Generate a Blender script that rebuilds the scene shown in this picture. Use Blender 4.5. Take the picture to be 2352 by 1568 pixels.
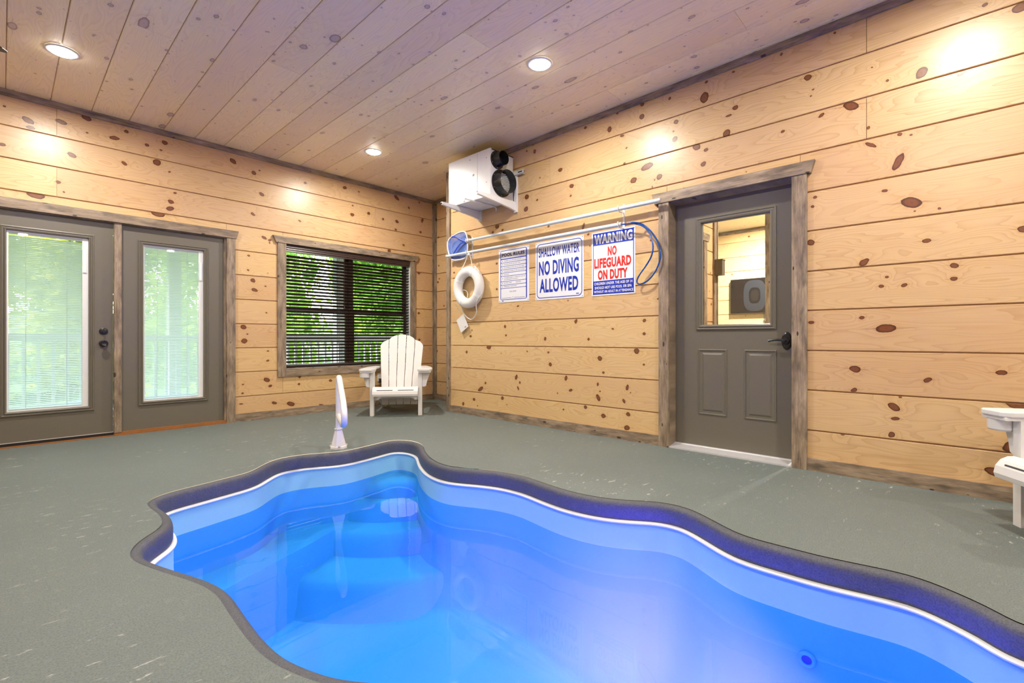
import bpy, bmesh, math, random
from mathutils import Vector, Matrix
from mathutils.geometry import delaunay_2d_cdt

for o in list(bpy.data.objects): bpy.data.objects.remove(o, do_unlink=True)
scene = bpy.context.scene
C = scene.collection
random.seed(7)

# ------------------------------------------------------------------ camera
F, CX, CY, H = 1100.8, 1176.0, 777.5, 0.93          # pixels (2352 x 1568 frame), metres
XD, YD = (.6846, .7289), (-.7289, .6846)             # (right, forward) parts of world X and Y
cam = bpy.data.cameras.new('camera'); co = bpy.data.objects.new('camera', cam); C.objects.link(co)
co.location = (0, 0, H); co.rotation_euler = (math.pi/2, 0, -math.atan2(.7289, .6846))
cam.sensor_width = 36; cam.lens = 36*F/2352; cam.shift_y = -(784-CY)/2352; cam.clip_start = .02; cam.clip_end = 300
scene.camera = co

# ------------------------------------------------------------------ view, world, sun
scene.view_settings.view_transform = 'Standard'; scene.view_settings.look = 'None'
scene.view_settings.exposure = 0.22; scene.view_settings.gamma = 1.0
scene.view_settings.use_curve_mapping = False
world = bpy.data.worlds.new('world'); scene.world = world; world.use_nodes = True
wn = world.node_tree.nodes; wl = world.node_tree.links
sky = wn.new('ShaderNodeTexSky'); sky.sky_type = 'NISHITA'; sky.sun_disc = False
sky.sun_elevation = math.radians(48); sky.sun_rotation = math.radians(20); sky.dust_density = 1.2
wl.new(sky.outputs[0], wn['Background'].inputs[0]); wn['Background'].inputs[1].default_value = 1.7
sun = bpy.data.lights.new('sun', 'SUN'); sun.energy = 16.0; sun.angle = .01; sun.color = (1, .95, .85)
so = bpy.data.objects.new('sun', sun); C.objects.link(so); so.rotation_euler = (math.radians(-40), 0, math.radians(55))

LAMP_W, LAMP_COL = 40.0, (1.0, .93, .84)             # each recessed downlight
POOL_W, POOL_COL = 105.0, (.31, .045, 1.0)             # underwater lamp

# ------------------------------------------------------------------ room numbers
XR, YB, XL, YF = 3.923, 5.915, -2.0, -4.2            # right, back, left, front wall faces
XC, YC = 4.557, 4.80                                 # recess wall, outside corner
def ZC(y): return 3.112 - .0115*y                    # ceiling height

def ray(px, py):
    r = (px-CX)/F
    return (r*XD[0]+XD[1], r*YD[0]+YD[1], -(py-CY)/F)
def onz(px, py, z=0.):
    d = ray(px, py); t = (z-H)/d[2]; return (d[0]*t, d[1]*t)
def onX(px, py, X):
    d = ray(px, py); t = X/d[0]; return (d[1]*t, H+d[2]*t, t)
def onY(px, py, Y):
    d = ray(px, py); t = Y/d[1]; return (d[0]*t, H+d[2]*t, t)

# ------------------------------------------------------------------ mesh helpers
def tag(o, label=None, cat=None, group=None, kind=None):
    if label: o['label'] = label
    if cat: o['category'] = cat
    if group: o['group'] = group
    if kind: o['kind'] = kind
    return o
def empty(name, loc=(0,0,0), rz=0., mat=None):
    o = bpy.data.objects.new(name, None); C.objects.link(o); o.empty_display_size = .1
    if mat is not None: o.matrix_world = mat
    else: o.location = loc; o.rotation_euler = (0,0,rz)
    return o
def obj(name, bm, m=None, parent=None, mat=None, smooth=False, bevel=0., seg=2):
    if bevel:
        bmesh.ops.bevel(bm, geom=[e for e in bm.edges if len(e.link_faces) == 2 and e.calc_face_angle(0) > .6], offset=bevel, segments=seg, affect='EDGES', profile=.5)
    me = bpy.data.meshes.new(name); bm.to_mesh(me); bm.free()
    if smooth:
        me.polygons.foreach_set('use_smooth', [True]*len(me.polygons))
        try: me.set_sharp_from_angle(angle=.6)
        except Exception: pass
    o = bpy.data.objects.new(name, me); C.objects.link(o)
    if m: me.materials.append(m)
    if mat is not None: o.matrix_world = mat
    if parent: o.parent = parent
    return o
def box(bm, x0, x1, y0, y1, z0, z1, M=None):
    vs = [bm.verts.new((x, y, z)) for z in (z0, z1) for y in (y0, y1) for x in (x0, x1)]
    for f in ((0,2,3,1),(4,5,7,6),(0,1,5,4),(2,6,7,3),(0,4,6,2),(1,3,7,5)):
        bm.faces.new([vs[i] for i in f])
    if M is not None:
        for v in vs: v.co = M @ v.co
    return bm
def BX(*a): return box(bmesh.new(), *a)
def prism(bm, pts, a, b, axis=2):                    # polygon extruded from a to b along axis
    def P(p, h):
        return (p[0],p[1],h) if axis == 2 else ((p[0],h,p[1]) if axis == 1 else (h,p[0],p[1]))
    lo = [bm.verts.new(P(p,a)) for p in pts]; hi = [bm.verts.new(P(p,b)) for p in pts]
    n = len(pts)
    bm.faces.new(lo[::-1]); bm.faces.new(hi)
    for i in range(n): bm.faces.new((lo[i], lo[(i+1)%n], hi[(i+1)%n], hi[i]))
    bmesh.ops.recalc_face_normals(bm, faces=bm.faces[:])
    return bm
def lathe(bm, prof, n=32, M=None, close=False):      # prof: (radius, height) along z
    rings = []
    for r, z in prof:
        if r < 1e-6: rings.append([bm.verts.new((0,0,z))]); continue
        rings.append([bm.verts.new((r*math.cos(2*math.pi*i/n), r*math.sin(2*math.pi*i/n), z)) for i in range(n)])
    pairs = list(zip(rings, rings[1:])) + ([(rings[-1], rings[0])] if close else [])
    new = []
    for a, b in pairs:
        for i in range(n):
            j = (i+1) % n
            if len(a) == 1 and len(b) == 1: continue
            if len(a) == 1: new.append(bm.faces.new((a[0], b[i], b[j])))
            elif len(b) == 1: new.append(bm.faces.new((a[i], a[j], b[0])))
            else: new.append(bm.faces.new((a[i], a[j], b[j], b[i])))
    if M is not None:
        for rg in rings:
            for v in rg: v.co = M @ v.co
    bmesh.ops.recalc_face_normals(bm, faces=new)
    return bm
def smooth_path(pts, n=6, closed=False):             # Catmull-Rom
    P = [Vector(p) for p in pts]; out = []; N = len(P)
    for i in range(N if closed else N-1):
        g = (lambda k: P[k % N]) if closed else (lambda k: P[max(0, min(N-1, k))])
        a, b, c, d = g(i-1), g(i), g(i+1), g(i+2)
        for k in range(n):
            t = k/n
            out.append(.5*((2*b)+(c-a)*t+(2*a-5*b+4*c-d)*t*t+(3*b-a-3*c+d)*t**3))
    if not closed: out.append(P[-1].copy())
    return out
def tube(bm, path, r, n=10, closed=False, ry=None):
    path = [Vector(p) for p in path]; N = len(path); rings = []; up = None
    for i, p in enumerate(path):
        a = path[(i-1) % N] if (closed or i > 0) else p
        b = path[(i+1) % N] if (closed or i < N-1) else p
        t = (b-a).normalized()
        if up is None:
            up = Vector((0,0,1)) if abs(t.z) < .9 else Vector((1,0,0))
        u = (up - t*up.dot(t)).normalized(); w = t.cross(u); up = u
        rr = r(i/(N-1)) if callable(r) else r
        rings.append([bm.verts.new(p + u*rr*math.cos(2*math.pi*k/n) + w*(ry or rr)*math.sin(2*math.pi*k/n)) for k in range(n)])
    m = N if closed else N-1
    for i in range(m):
        a, b = rings[i], rings[(i+1) % N]
        for k in range(n): bm.faces.new((a[k], a[(k+1)%n], b[(k+1)%n], b[k]))
    if not closed:
        bm.faces.new(rings[0][::-1]); bm.faces.new(rings[-1])
    bmesh.ops.recalc_face_normals(bm, faces=bm.faces[:])
    return bm
def rotm(a, ax, loc=(0,0,0)): return Matrix.Translation(loc) @ Matrix.Rotation(a, 4, ax)
def frame_ring(bm, u0, u1, v0, v1, wd, w0, w1):      # rectangular ring in the local uv plane
    box(bm, u0, u1, v1-wd, v1, w0, w1); box(bm, u0, u1, v0, v0+wd, w0, w1)
    box(bm, u0, u0+wd, v0+wd, v1-wd, w0, w1); box(bm, u1-wd, u1, v0+wd, v1-wd, w0, w1)
    return bm
def mitred(bm, u0, u1, v0, v1, prof):                # picture-frame moulding: prof = (inset, height) list
    loops = []
    for d, h in prof:
        loops.append([bm.verts.new(p) for p in ((u0+d,v0+d,h),(u1-d,v0+d,h),(u1-d,v1-d,h),(u0+d,v1-d,h))])
    for a, b in zip(loops, loops[1:]):
        for i in range(4): bm.faces.new((a[i], a[(i+1)%4], b[(i+1)%4], b[i]))
    bmesh.ops.recalc_face_normals(bm, faces=bm.faces[:])
    return bm
# wall frames: local x = along the wall to the right, y = up, z = out into the room
def MR(X, Y=0., Z=0.): return Matrix(((0,0,-1,X),(-1,0,0,Y),(0,1,0,Z),(0,0,0,1)))   # faces -X, local x = -Y
def MBk(Y, X=0., Z=0.): return Matrix(((1,0,0,X),(0,0,-1,Y),(0,1,0,Z),(0,0,0,1)))   # faces -Y, local x = +X
def ML(X, Y=0., Z=0.): return Matrix(((0,0,1,X),(1,0,0,Y),(0,1,0,Z),(0,0,0,1)))     # faces +X, local x = +Y
def MF(Y, X=0., Z=0.): return Matrix(((-1,0,0,X),(0,0,1,Y),(0,1,0,Z),(0,0,0,1)))    # faces +Y, local x = -X

# ------------------------------------------------------------------ materials
def srgb(r, g, b):
    f = lambda c: c/255/12.92 if c/255 <= .04045 else ((c/255+.055)/1.055)**2.4
    return (f(r), f(g), f(b), 1)
def newmat(name):
    m = bpy.data.materials.new(name); m.use_nodes = True
    nt = m.node_tree; b = nt.nodes['Principled BSDF']
    return m, nt, b
def N(nt, t, **kw):
    n = nt.nodes.new(t)
    for k, v in kw.items(): setattr(n, k, v)
    return n
def math_n(nt, op, a, b=None, c=None, clamp=False):
    n = N(nt, 'ShaderNodeMath', operation=op); n.use_clamp = clamp
    for i, x in enumerate((a, b, c)):
        if x is None: continue
        if isinstance(x, (int, float)): n.inputs[i].default_value = x
        else: nt.links.new(x, n.inputs[i])
    return n.outputs[0]
def mixc(nt, fac, a, b, blend='MIX'):
    n = N(nt, 'ShaderNodeMix', data_type='RGBA', blend_type=blend)
    for s, x in ((n.inputs['Factor'], fac), (n.inputs[6], a), (n.inputs[7], b)):
        if hasattr(x, 'is_linked') or hasattr(x, 'links'): nt.links.new(x, s)
        else: s.default_value = x
    return n.outputs[2]
def ramp(nt, fac, stops, interp='LINEAR'):
    n = N(nt, 'ShaderNodeValToRGB'); cr = n.color_ramp; cr.interpolation = interp
    while len(cr.elements) < len(stops): cr.elements.new(.5)
    for e, (p, c) in zip(cr.elements, stops):
        e.position = p; e.color = c if len(c) == 4 else (*c, 1)
    nt.links.new(fac, n.inputs[0]); return n.outputs[0]
def noise(nt, vec, scale, detail=2., rough=.5, dist=0.):
    n = N(nt, 'ShaderNodeTexNoise'); n.inputs['Scale'].default_value = scale
    n.inputs['Detail'].default_value = detail; n.inputs['Roughness'].default_value = rough; n.inputs['Distortion'].default_value = dist
    nt.links.new(vec, n.inputs['Vector']); return n.outputs['Fac']
def vmul(nt, vec, s):
    n = N(nt, 'ShaderNodeVectorMath', operation='MULTIPLY'); nt.links.new(vec, n.inputs[0]); n.inputs[1].default_value = s; return n.outputs[0]
def vadd(nt, a, b):
    n = N(nt, 'ShaderNodeVectorMath', operation='ADD'); nt.links.new(a, n.inputs[0]); nt.links.new(b, n.inputs[1]); return n.outputs[0]
def bump(nt, b, h, strength=.1, dist=.01):
    n = N(nt, 'ShaderNodeBump'); n.inputs['Strength'].default_value = strength; n.inputs['Distance'].default_value = dist
    nt.links.new(h, n.inputs['Height']); nt.links.new(n.outputs[0], b.inputs['Normal'])
def coords(nt):                                      # object coordinates with a seed per object on z
    tc = N(nt, 'ShaderNodeTexCoord'); oi = N(nt, 'ShaderNodeObjectInfo')
    s = N(nt, 'ShaderNodeSeparateXYZ'); nt.links.new(tc.outputs['Object'], s.inputs[0])
    c = N(nt, 'ShaderNodeCombineXYZ'); nt.links.new(s.outputs[0], c.inputs[0]); nt.links.new(s.outputs[1], c.inputs[1])
    nt.links.new(math_n(nt, 'MULTIPLY_ADD', oi.outputs['Random'], 60., s.outputs[2]), c.inputs[2])
    return c.outputs[0], oi.outputs['Random']
def plain(name, col, rough=.5, metal=0., spec=.5, noise_amt=0., nscale=20., trans=0.):
    m, nt, b = newmat(name)
    b.inputs['Base Color'].default_value = col; b.inputs['Roughness'].default_value = rough; b.inputs['Metallic'].default_value = metal
    b.inputs['Specular IOR Level'].default_value = spec
    tc = N(nt, 'ShaderNodeTexCoord'); f = noise(nt, tc.outputs['Object'], nscale, 3)
    k = noise_amt or .05
    nt.links.new(mixc(nt, f, tuple(x*(1-k) for x in col[:3])+(1,), tuple(min(1, x*(1+k)) for x in col[:3])+(1,)), b.inputs['Base Color'])
    return m
def pine(name, knots=(), light=(.70,.505,.275,1), warm=(.635,.40,.175,1), late=(.42,.22,.085,1), kn=((.22,.078,.028),(.125,.040,.015),(.028,.010,.005)), halo=(.55,.30,.11,1), rough=.33, randknots=0., kscale=1., ring_amt=.30):
    m, nt, b = newmat(name)
    vec, rnd = coords(nt)
    wob = N(nt, 'ShaderNodeTexNoise'); wob.inputs['Scale'].default_value = 22; wob.inputs['Detail'].default_value = 2; nt.links.new(vec, wob.inputs['Vector'])
    wv = N(nt, 'ShaderNodeVectorMath', operation='MULTIPLY_ADD'); nt.links.new(wob.outputs['Color'], wv.inputs[0]); wv.inputs[1].default_value = (.017,.017,0); nt.links.new(vec, wv.inputs[2])
    off = N(nt, 'ShaderNodeVectorMath', operation='MULTIPLY_ADD'); nt.links.new(wv.outputs[0], off.inputs[0]); off.inputs[1].default_value = (1,1,0); off.inputs[2].default_value = (-.0085,-.0085,0)
    dmin = smin = None
    for (u, v, ru, rv, rot) in knots:
        mp = N(nt, 'ShaderNodeMapping', vector_type='TEXTURE'); mp.inputs['Location'].default_value = (u, v, 0)
        mp.inputs['Rotation'].default_value = (0,0,rot); mp.inputs['Scale'].default_value = (ru, rv, 1)
        nt.links.new(off.outputs[0], mp.inputs[0])
        ln = N(nt, 'ShaderNodeVectorMath', operation='LENGTH'); nt.links.new(mp.outputs[0], ln.inputs[0])
        dmin = ln.outputs['Value'] if dmin is None else math_n(nt, 'MINIMUM', dmin, ln.outputs['Value'])
        if (ru+rv) > .018 and abs(rot) < .55:
            m2 = N(nt, 'ShaderNodeMapping', vector_type='TEXTURE'); m2.inputs['Location'].default_value = (u, v, 0)
            m2.inputs['Rotation'].default_value = (0,0,rot*.25); m2.inputs['Scale'].default_value = (ru*3.6, rv*.22, 1)
            nt.links.new(off.outputs[0], m2.inputs[0])
            l2 = N(nt, 'ShaderNodeVectorMath', operation='LENGTH'); nt.links.new(m2.outputs[0], l2.inputs[0])
            smin = l2.outputs['Value'] if smin is None else math_n(nt, 'MINIMUM', smin, l2.outputs['Value'])
    if randknots:                                    # one possible knot in each cell of a stretched grid
        vo = N(nt, 'ShaderNodeTexVoronoi', voronoi_dimensions='3D', feature='F1'); vo.inputs['Scale'].default_value = 1; vo.inputs['Randomness'].default_value = .9
        sc = vmul(nt, vadd(nt, off.outputs[0], vmul(nt, vec, (0,0,1))), (3.4*kscale, 6.*kscale, 2.3))
        # cells are stretched, so the knots come out a little long
        nt.links.new(sc, vo.inputs['Vector'])
        sp = N(nt, 'ShaderNodeSeparateColor'); nt.links.new(vo.outputs['Color'], sp.inputs[0])
        dv = N(nt, 'ShaderNodeVectorMath', operation='SUBTRACT'); nt.links.new(sc, dv.inputs[0]); nt.links.new(vo.outputs['Position'], dv.inputs[1])
        dl = N(nt, 'ShaderNodeVectorMath', operation='LENGTH'); nt.links.new(vmul(nt, dv.outputs[0], (1,.75,0)), dl.inputs[0])
        rad = math_n(nt, 'MULTIPLY_ADD', math_n(nt, 'POWER', sp.outputs[0], 4.), .065, .018)
        rad = math_n(nt, 'MULTIPLY', rad, math_n(nt, 'LESS_THAN', sp.outputs[1], randknots))
        dd = math_n(nt, 'DIVIDE', dl.outputs['Value'], math_n(nt, 'ADD', rad, .0008))
        dmin = dd if dmin is None else math_n(nt, 'MINIMUM', dmin, dd)
    if dmin is None: dmin = N(nt, 'ShaderNodeValue').outputs[0]; dmin.default_value = 50.
    swell = math_n(nt, 'MULTIPLY', math_n(nt, 'POWER', 2.718, math_n(nt, 'MULTIPLY', dmin, -.42)), 1.5)
    n1 = noise(nt, vmul(nt, vec, (.75, 5.2, 1)), 1., 2.2, .45)
    ring = math_n(nt, 'FRACT', math_n(nt, 'ADD', math_n(nt, 'MULTIPLY', n1, 24.), math_n(nt, 'MULTIPLY', swell, 3.)))
    line = math_n(nt, 'POWER', ring, 3.2)
    sharp = noise(nt, vmul(nt, vec, (.5, 2., 1)), 1.3, 1)
    fib = noise(nt, vmul(nt, vec, (4., 170., 1)), 1., 3, .6)
    tone = noise(nt, vmul(nt, vec, (.9, 2.2, 1)), 1.1, 3, .6)
    col = mixc(nt, tone, light, warm)
    col = mixc(nt, math_n(nt, 'MULTIPLY', math_n(nt, 'MULTIPLY', line, sharp), ring_amt*2.6, clamp=True), col, late)
    col = mixc(nt, math_n(nt, 'MULTIPLY', math_n(nt, 'SUBTRACT', fib, .35, clamp=True), .35), col, late)
    hal = ramp(nt, math_n(nt, 'MULTIPLY', dmin, .25), [(.0,(1,1,1)),(.27,(.75,.75,.75)),(.42,(.25,.25,.25)),(.75,(0,0,0))])
    col = mixc(nt, math_n(nt, 'MULTIPLY', hal, math_n(nt, 'ADD', math_n(nt, 'MULTIPLY', line, .4), .3)), col, halo)
    if smin is not None:
        col = mixc(nt, math_n(nt, 'MULTIPLY', ramp(nt, smin, [(.0,(1,1,1)),(1.,(0,0,0))]), .55), col, (*kn[1],1))
    kc = ramp(nt, dmin, [(0.,kn[1]),(.15,kn[0]),(.55,kn[0]),(.78,kn[1]),(.95,kn[2]),(1.,kn[2])])
    kc = mixc(nt, math_n(nt, 'MULTIPLY', math_n(nt, 'FRACT', math_n(nt, 'MULTIPLY', dmin, 4.)), .35), kc, (*kn[1],1))
    msk = ramp(nt, dmin, [(.92,(1,1,1)),(1.0,(0,0,0))])
    col = mixc(nt, msk, col, kc)
    br = math_n(nt, 'MULTIPLY_ADD', rnd, .16, .92)
    hs = N(nt, 'ShaderNodeHueSaturation'); nt.links.new(col, hs.inputs['Color']); nt.links.new(br, hs.inputs['Value'])
    nt.links.new(math_n(nt, 'MULTIPLY_ADD', rnd, .014, .493), hs.inputs['Hue'])
    nt.links.new(hs.outputs[0], b.inputs['Base Color'])
    b.inputs['Roughness'].default_value = rough; b.inputs['Specular IOR Level'].default_value = .5
    hgt = math_n(nt, 'ADD', math_n(nt, 'MULTIPLY', noise(nt, vmul(nt, vec, (3.,9.,1)), 1., 2), 1.), math_n(nt, 'MULTIPLY', fib, .12))
    bump(nt, b, hgt, .22, .006)
    return m
def stained(name):
    m, nt, b = newmat(name); vec, rnd = coords(nt)
    a = noise(nt, vmul(nt, vec, (5., 22., 1)), 1., 4, .62)
    g = noise(nt, vmul(nt, vec, (7., 150., 1)), 1., 3, .6)
    col = ramp(nt, a, [(.30, srgb(104,91,76)[:3]), (.48, srgb(145,127,106)[:3]), (.70, srgb(176,157,132)[:3])])
    col = mixc(nt, math_n(nt, 'MULTIPLY', math_n(nt, 'SUBTRACT', g, .40, clamp=True), 1.6, clamp=True), col, srgb(88,74,60))
    blot = noise(nt, vmul(nt, vec, (4.5, 16., 1)), 1.4, 2)
    col = mixc(nt, ramp(nt, blot, [(.58,(0,0,0)),(.74,(.75,.75,.75))]), col, srgb(86,78,68))
    vo = N(nt, 'ShaderNodeTexVoronoi'); vo.inputs['Scale'].default_value = 1.; nt.links.new(vmul(nt, vec, (9.,24.,1)), vo.inputs['Vector'])
    sp = N(nt, 'ShaderNodeSeparateColor'); nt.links.new(vo.outputs['Color'], sp.inputs[0])
    kk = math_n(nt, 'LESS_THAN', vo.outputs['Distance'], math_n(nt, 'MULTIPLY', sp.outputs[0], .21))
    col = mixc(nt, math_n(nt, 'MULTIPLY', kk, math_n(nt, 'LESS_THAN', sp.outputs[1], .42)), col, srgb(58,47,38))
    nt.links.new(col, b.inputs['Base Color']); b.inputs['Roughness'].default_value = .48
    bump(nt, b, g, .12, .004)
    return m
def concrete(name, base, dark, rough=.62, scuff=True):
    m, nt, b = newmat(name); tc = N(nt, 'ShaderNodeTexCoord'); v = tc.outputs['Object']
    a = noise(nt, v, 1.3, 5, .6); f = noise(nt, v, 160., 3, .7); g = noise(nt, v, 26., 4, .65)
    col = mixc(nt, a, dark, base)
    col = mixc(nt, ramp(nt, f, [(.38,(.55,.55,.55)),(.56,(0,0,0))]), col, tuple(x*.55 for x in dark[:3])+(1,))
    col = mixc(nt, ramp(nt, g, [(.55,(0,0,0)),(.8,(.35,.35,.35))]), col, tuple(min(1,x*1.35) for x in base[:3])+(1,))
    if scuff:
        s1 = noise(nt, vmul(nt, v, (9., 26., 1)), 1., 4, .7); s2 = noise(nt, v, .9, 2)
        sc = math_n(nt, 'MULTIPLY', ramp(nt, s1, [(.615,(0,0,0)),(.66,(1,1,1))]), ramp(nt, s2, [(.47,(0,0,0)),(.58,(1,1,1))]))
        col = mixc(nt, math_n(nt, 'MULTIPLY', sc, .55), col, srgb(205,202,190))
    nt.links.new(col, b.inputs['Base Color']); b.inputs['Roughness'].default_value = rough; b.inputs['Specular IOR Level'].default_value = .35
    bump(nt, b, math_n(nt, 'ADD', f, math_n(nt, 'MULTIPLY', g, 1.5)), .25, .004)
    return m
def emit(name, col, s):
    m = bpy.data.materials.new(name); m.use_nodes = True; nt = m.node_tree; nt.nodes.clear()
    e = N(nt, 'ShaderNodeEmission'); o = N(nt, 'ShaderNodeOutputMaterial'); e.inputs[0].default_value = col; e.inputs[1].default_value = s
    nt.links.new(e.outputs[0], o.inputs[0]); return m
def clear(name, tint, ior, rough=0., wave=0.):       # thin clear sheet: Fresnel mix of mirror and see-through
    m = bpy.data.materials.new(name); m.use_nodes = True; nt = m.node_tree; nt.nodes.clear()
    t = N(nt, 'ShaderNodeBsdfTransparent'); t.inputs[0].default_value = tint
    g = N(nt, 'ShaderNodeBsdfGlossy'); g.inputs['Roughness'].default_value = rough; g.inputs['Color'].default_value = (1,1,1,1)
    f = N(nt, 'ShaderNodeFresnel'); f.inputs['IOR'].default_value = ior
    mx = N(nt, 'ShaderNodeMixShader'); o = N(nt, 'ShaderNodeOutputMaterial')
    nt.links.new(f.outputs[0], mx.inputs[0]); nt.links.new(t.outputs[0], mx.inputs[1]); nt.links.new(g.outputs[0], mx.inputs[2]); nt.links.new(mx.outputs[0], o.inputs[0])
    if wave:
        tc = N(nt, 'ShaderNodeTexCoord'); h = noise(nt, tc.outputs['Object'], 3.2, 2, .5, .6)
        bp = N(nt, 'ShaderNodeBump'); bp.inputs['Strength'].default_value = wave; bp.inputs['Distance'].default_value = .02
        nt.links.new(h, bp.inputs['Height']); nt.links.new(bp.outputs[0], f.inputs['Normal']); nt.links.new(bp.outputs[0], g.inputs['Normal'])
    return m

M = {}
M['trim'] = stained('stained_trim')
M['backing'] = plain('pine_backing', (.50,.30,.14,1), .6, noise_amt=.15)
M['pine'] = pine('pine_generic', randknots=.55, kscale=1.)
CEIL = dict(light=(.95,.815,.535,1), warm=(.92,.75,.46,1), late=(.62,.47,.28,1), kn=((.60,.46,.35),(.40,.30,.225),(.15,.115,.09)), halo=(.62,.48,.36,1), rough=.33)
M['ceiling'] = pine('whitewashed_pine', randknots=.80, kscale=1.25, ring_amt=.22, **CEIL)
M['floor'] = concrete('painted_concrete', srgb(117,126,122), srgb(101,110,107))
M['coping'] = concrete('coping_concrete', srgb(96,98,104), srgb(76,78,86), .55, False)
M['door'] = plain('grey_door_paint', srgb(107,102,90), .36, noise_amt=.02, nscale=6)
M['white'] = plain('white_plastic', (.74,.73,.71,1), .38, noise_amt=.02)
M['whitemetal'] = plain('white_powder_coat', (.75,.75,.76,1), .30, noise_amt=.02)
M['vinyl'] = plain('white_vinyl', (.82,.84,.84,1), .4, noise_amt=.02)
M['black'] = plain('black_plastic', (.013,.013,.014,1), .32)
M['bronze'] = plain('dark_brown_blind', srgb(58,42,38), .38, noise_amt=.08)
M['winframe'] = plain('dark_bronze_frame', srgb(66,50,42), .5)
M['steel'] = plain('brushed_aluminium', (.72,.72,.74,1), .34, metal=.45, noise_amt=.08)
M['rail'] = plain('white_rail', (.76,.75,.76,1), .25, noise_amt=.01)
M['signwhite'] = plain('sign_white', (.76,.78,.82,1), .28, noise_amt=.01)
M['signblue'] = plain('sign_blue', srgb(18,48,168), .3, noise_amt=.02)
M['signred'] = plain('sign_red', srgb(206,40,34), .3, noise_amt=.02)
M['navy'] = plain('sign_navy', srgb(14,26,92), .3, noise_amt=.02)
M['hose'] = plain('blue_vinyl_hose', srgb(8,72,150), .2, noise_amt=.05)
M['rope'] = plain('white_rope', (.78,.76,.72,1), .8, noise_amt=.08, nscale=120)
M['oak'] = plain('varnished_sill_wood', srgb(150,98,50), .4, noise_amt=.2, nscale=15)
M['glass'] = clear('clear_glass', (.95,.97,.97,1), 1.45)
M['water'] = clear('pool_water', (.30,.68,1.0,1), 1.22, 0., .05)
M['netblue'] = None

# ------------------------------------------------------------------ boards
def board_bm(L, h, th, gap_top=.009, ch=.003, gap_end=.0015):
    bm = bmesh.new()
    a, b_ = .0, h-gap_top
    prof = [(a,0),(a,th-ch),(a+ch,th),(b_-ch*.6,th),(b_,th-ch*.6),(b_,0)]
    lo = [bm.verts.new((gap_end, y, z)) for y, z in prof]; hi = [bm.verts.new((L-gap_end, y, z)) for y, z in prof]
    n = len(prof); bm.faces.new(lo); bm.faces.new(hi[::-1])
    for i in range(n-1): bm.faces.new((lo[i], hi[i], hi[i+1], lo[i+1]))
    bmesh.ops.recalc_face_normals(bm, faces=bm.faces[:])
    return bm
def split(u0, u1, cuts):
    cuts = sorted(c for c in cuts if u0+.02 < c < u1-.02)
    e = [u0]+cuts+[u1]; return list(zip(e, e[1:]))
def make_wall(name, Mw, u0, u1, rows, holes=(), joints=(), knots=(), th=.018, generic=None, top=None):
    """Mw: matrix with local origin on the backing face line; rows: list of (v0,v1); holes: (u0,u1,v0,v1); joints: (row, u); knots in wall uv."""
    generic = generic or M['pine']
    bm = bmesh.new()
    us = sorted({u0, u1, *[x for h in holes for x in h[:2]]}); vs = sorted({rows[0][0], rows[-1][1], *[x for h in holes for x in h[2:]]})
    for a, b_ in zip(us, us[1:]):
        for c, d in zip(vs, vs[1:]):
            mu, mv = (a+b_)/2, (c+d)/2
            if any(h[0] < mu < h[1] and h[2] < mv < h[3] for h in holes): continue
            box(bm, a, b_, c, d, -.10, -.0125)
    wall = obj(name, bm, M['backing'], mat=Mw); tag(wall, kind='structure')
    for ri, (v0, v1) in enumerate(rows):
        segs = []
        hs = [h for h in holes if h[2] < v1-.01 and h[3] > v0+.01]
        e = sorted({u0, u1, *[x for h in hs for x in h[:2]], *[u for r, u in joints if r == ri]})
        for a, b_ in zip(e, e[1:]):
            mu = (a+b_)/2
            hh = [h for h in hs if h[0] < mu < h[1]]
            if not hh: segs.append((a, b_, v0, v1))
            else:
                h = hh[0]
                if h[2] > v0+.01: segs.append((a, b_, v0, h[2]))
                if h[3] < v1-.01: segs.append((a, b_, h[3], v1))
        for a, b_, c, d in segs:
            ks = []
            for (ku, kv, ru, rv, rot) in knots:
                if a-ru*2 < ku < b_+ru*2 and c-.004 < kv < d+.004: ks.append((ku-a, kv-c, ru, rv, rot))
            m = pine('pine_board', ks) if ks else generic
            o = obj('board', board_bm(b_-a, d-c, th, .009 if d == v1 else .001), m, wall)
            o.matrix_local = Matrix.Translation((a, c, -th+.0005))
    return wall
def knot_list(data, conv):
    out = []
    for k in data:
        px, py, r = k[:3]; asp = k[3] if len(k) > 3 else 1.25; rot = k[4] if len(k) > 4 else random.uniform(-.4, .4)
        u, v, t = conv(px, py); rv = max(.0045, .86*r*t/F)
        out.append((u, v, rv*asp, rv, rot))
    return out

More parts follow.
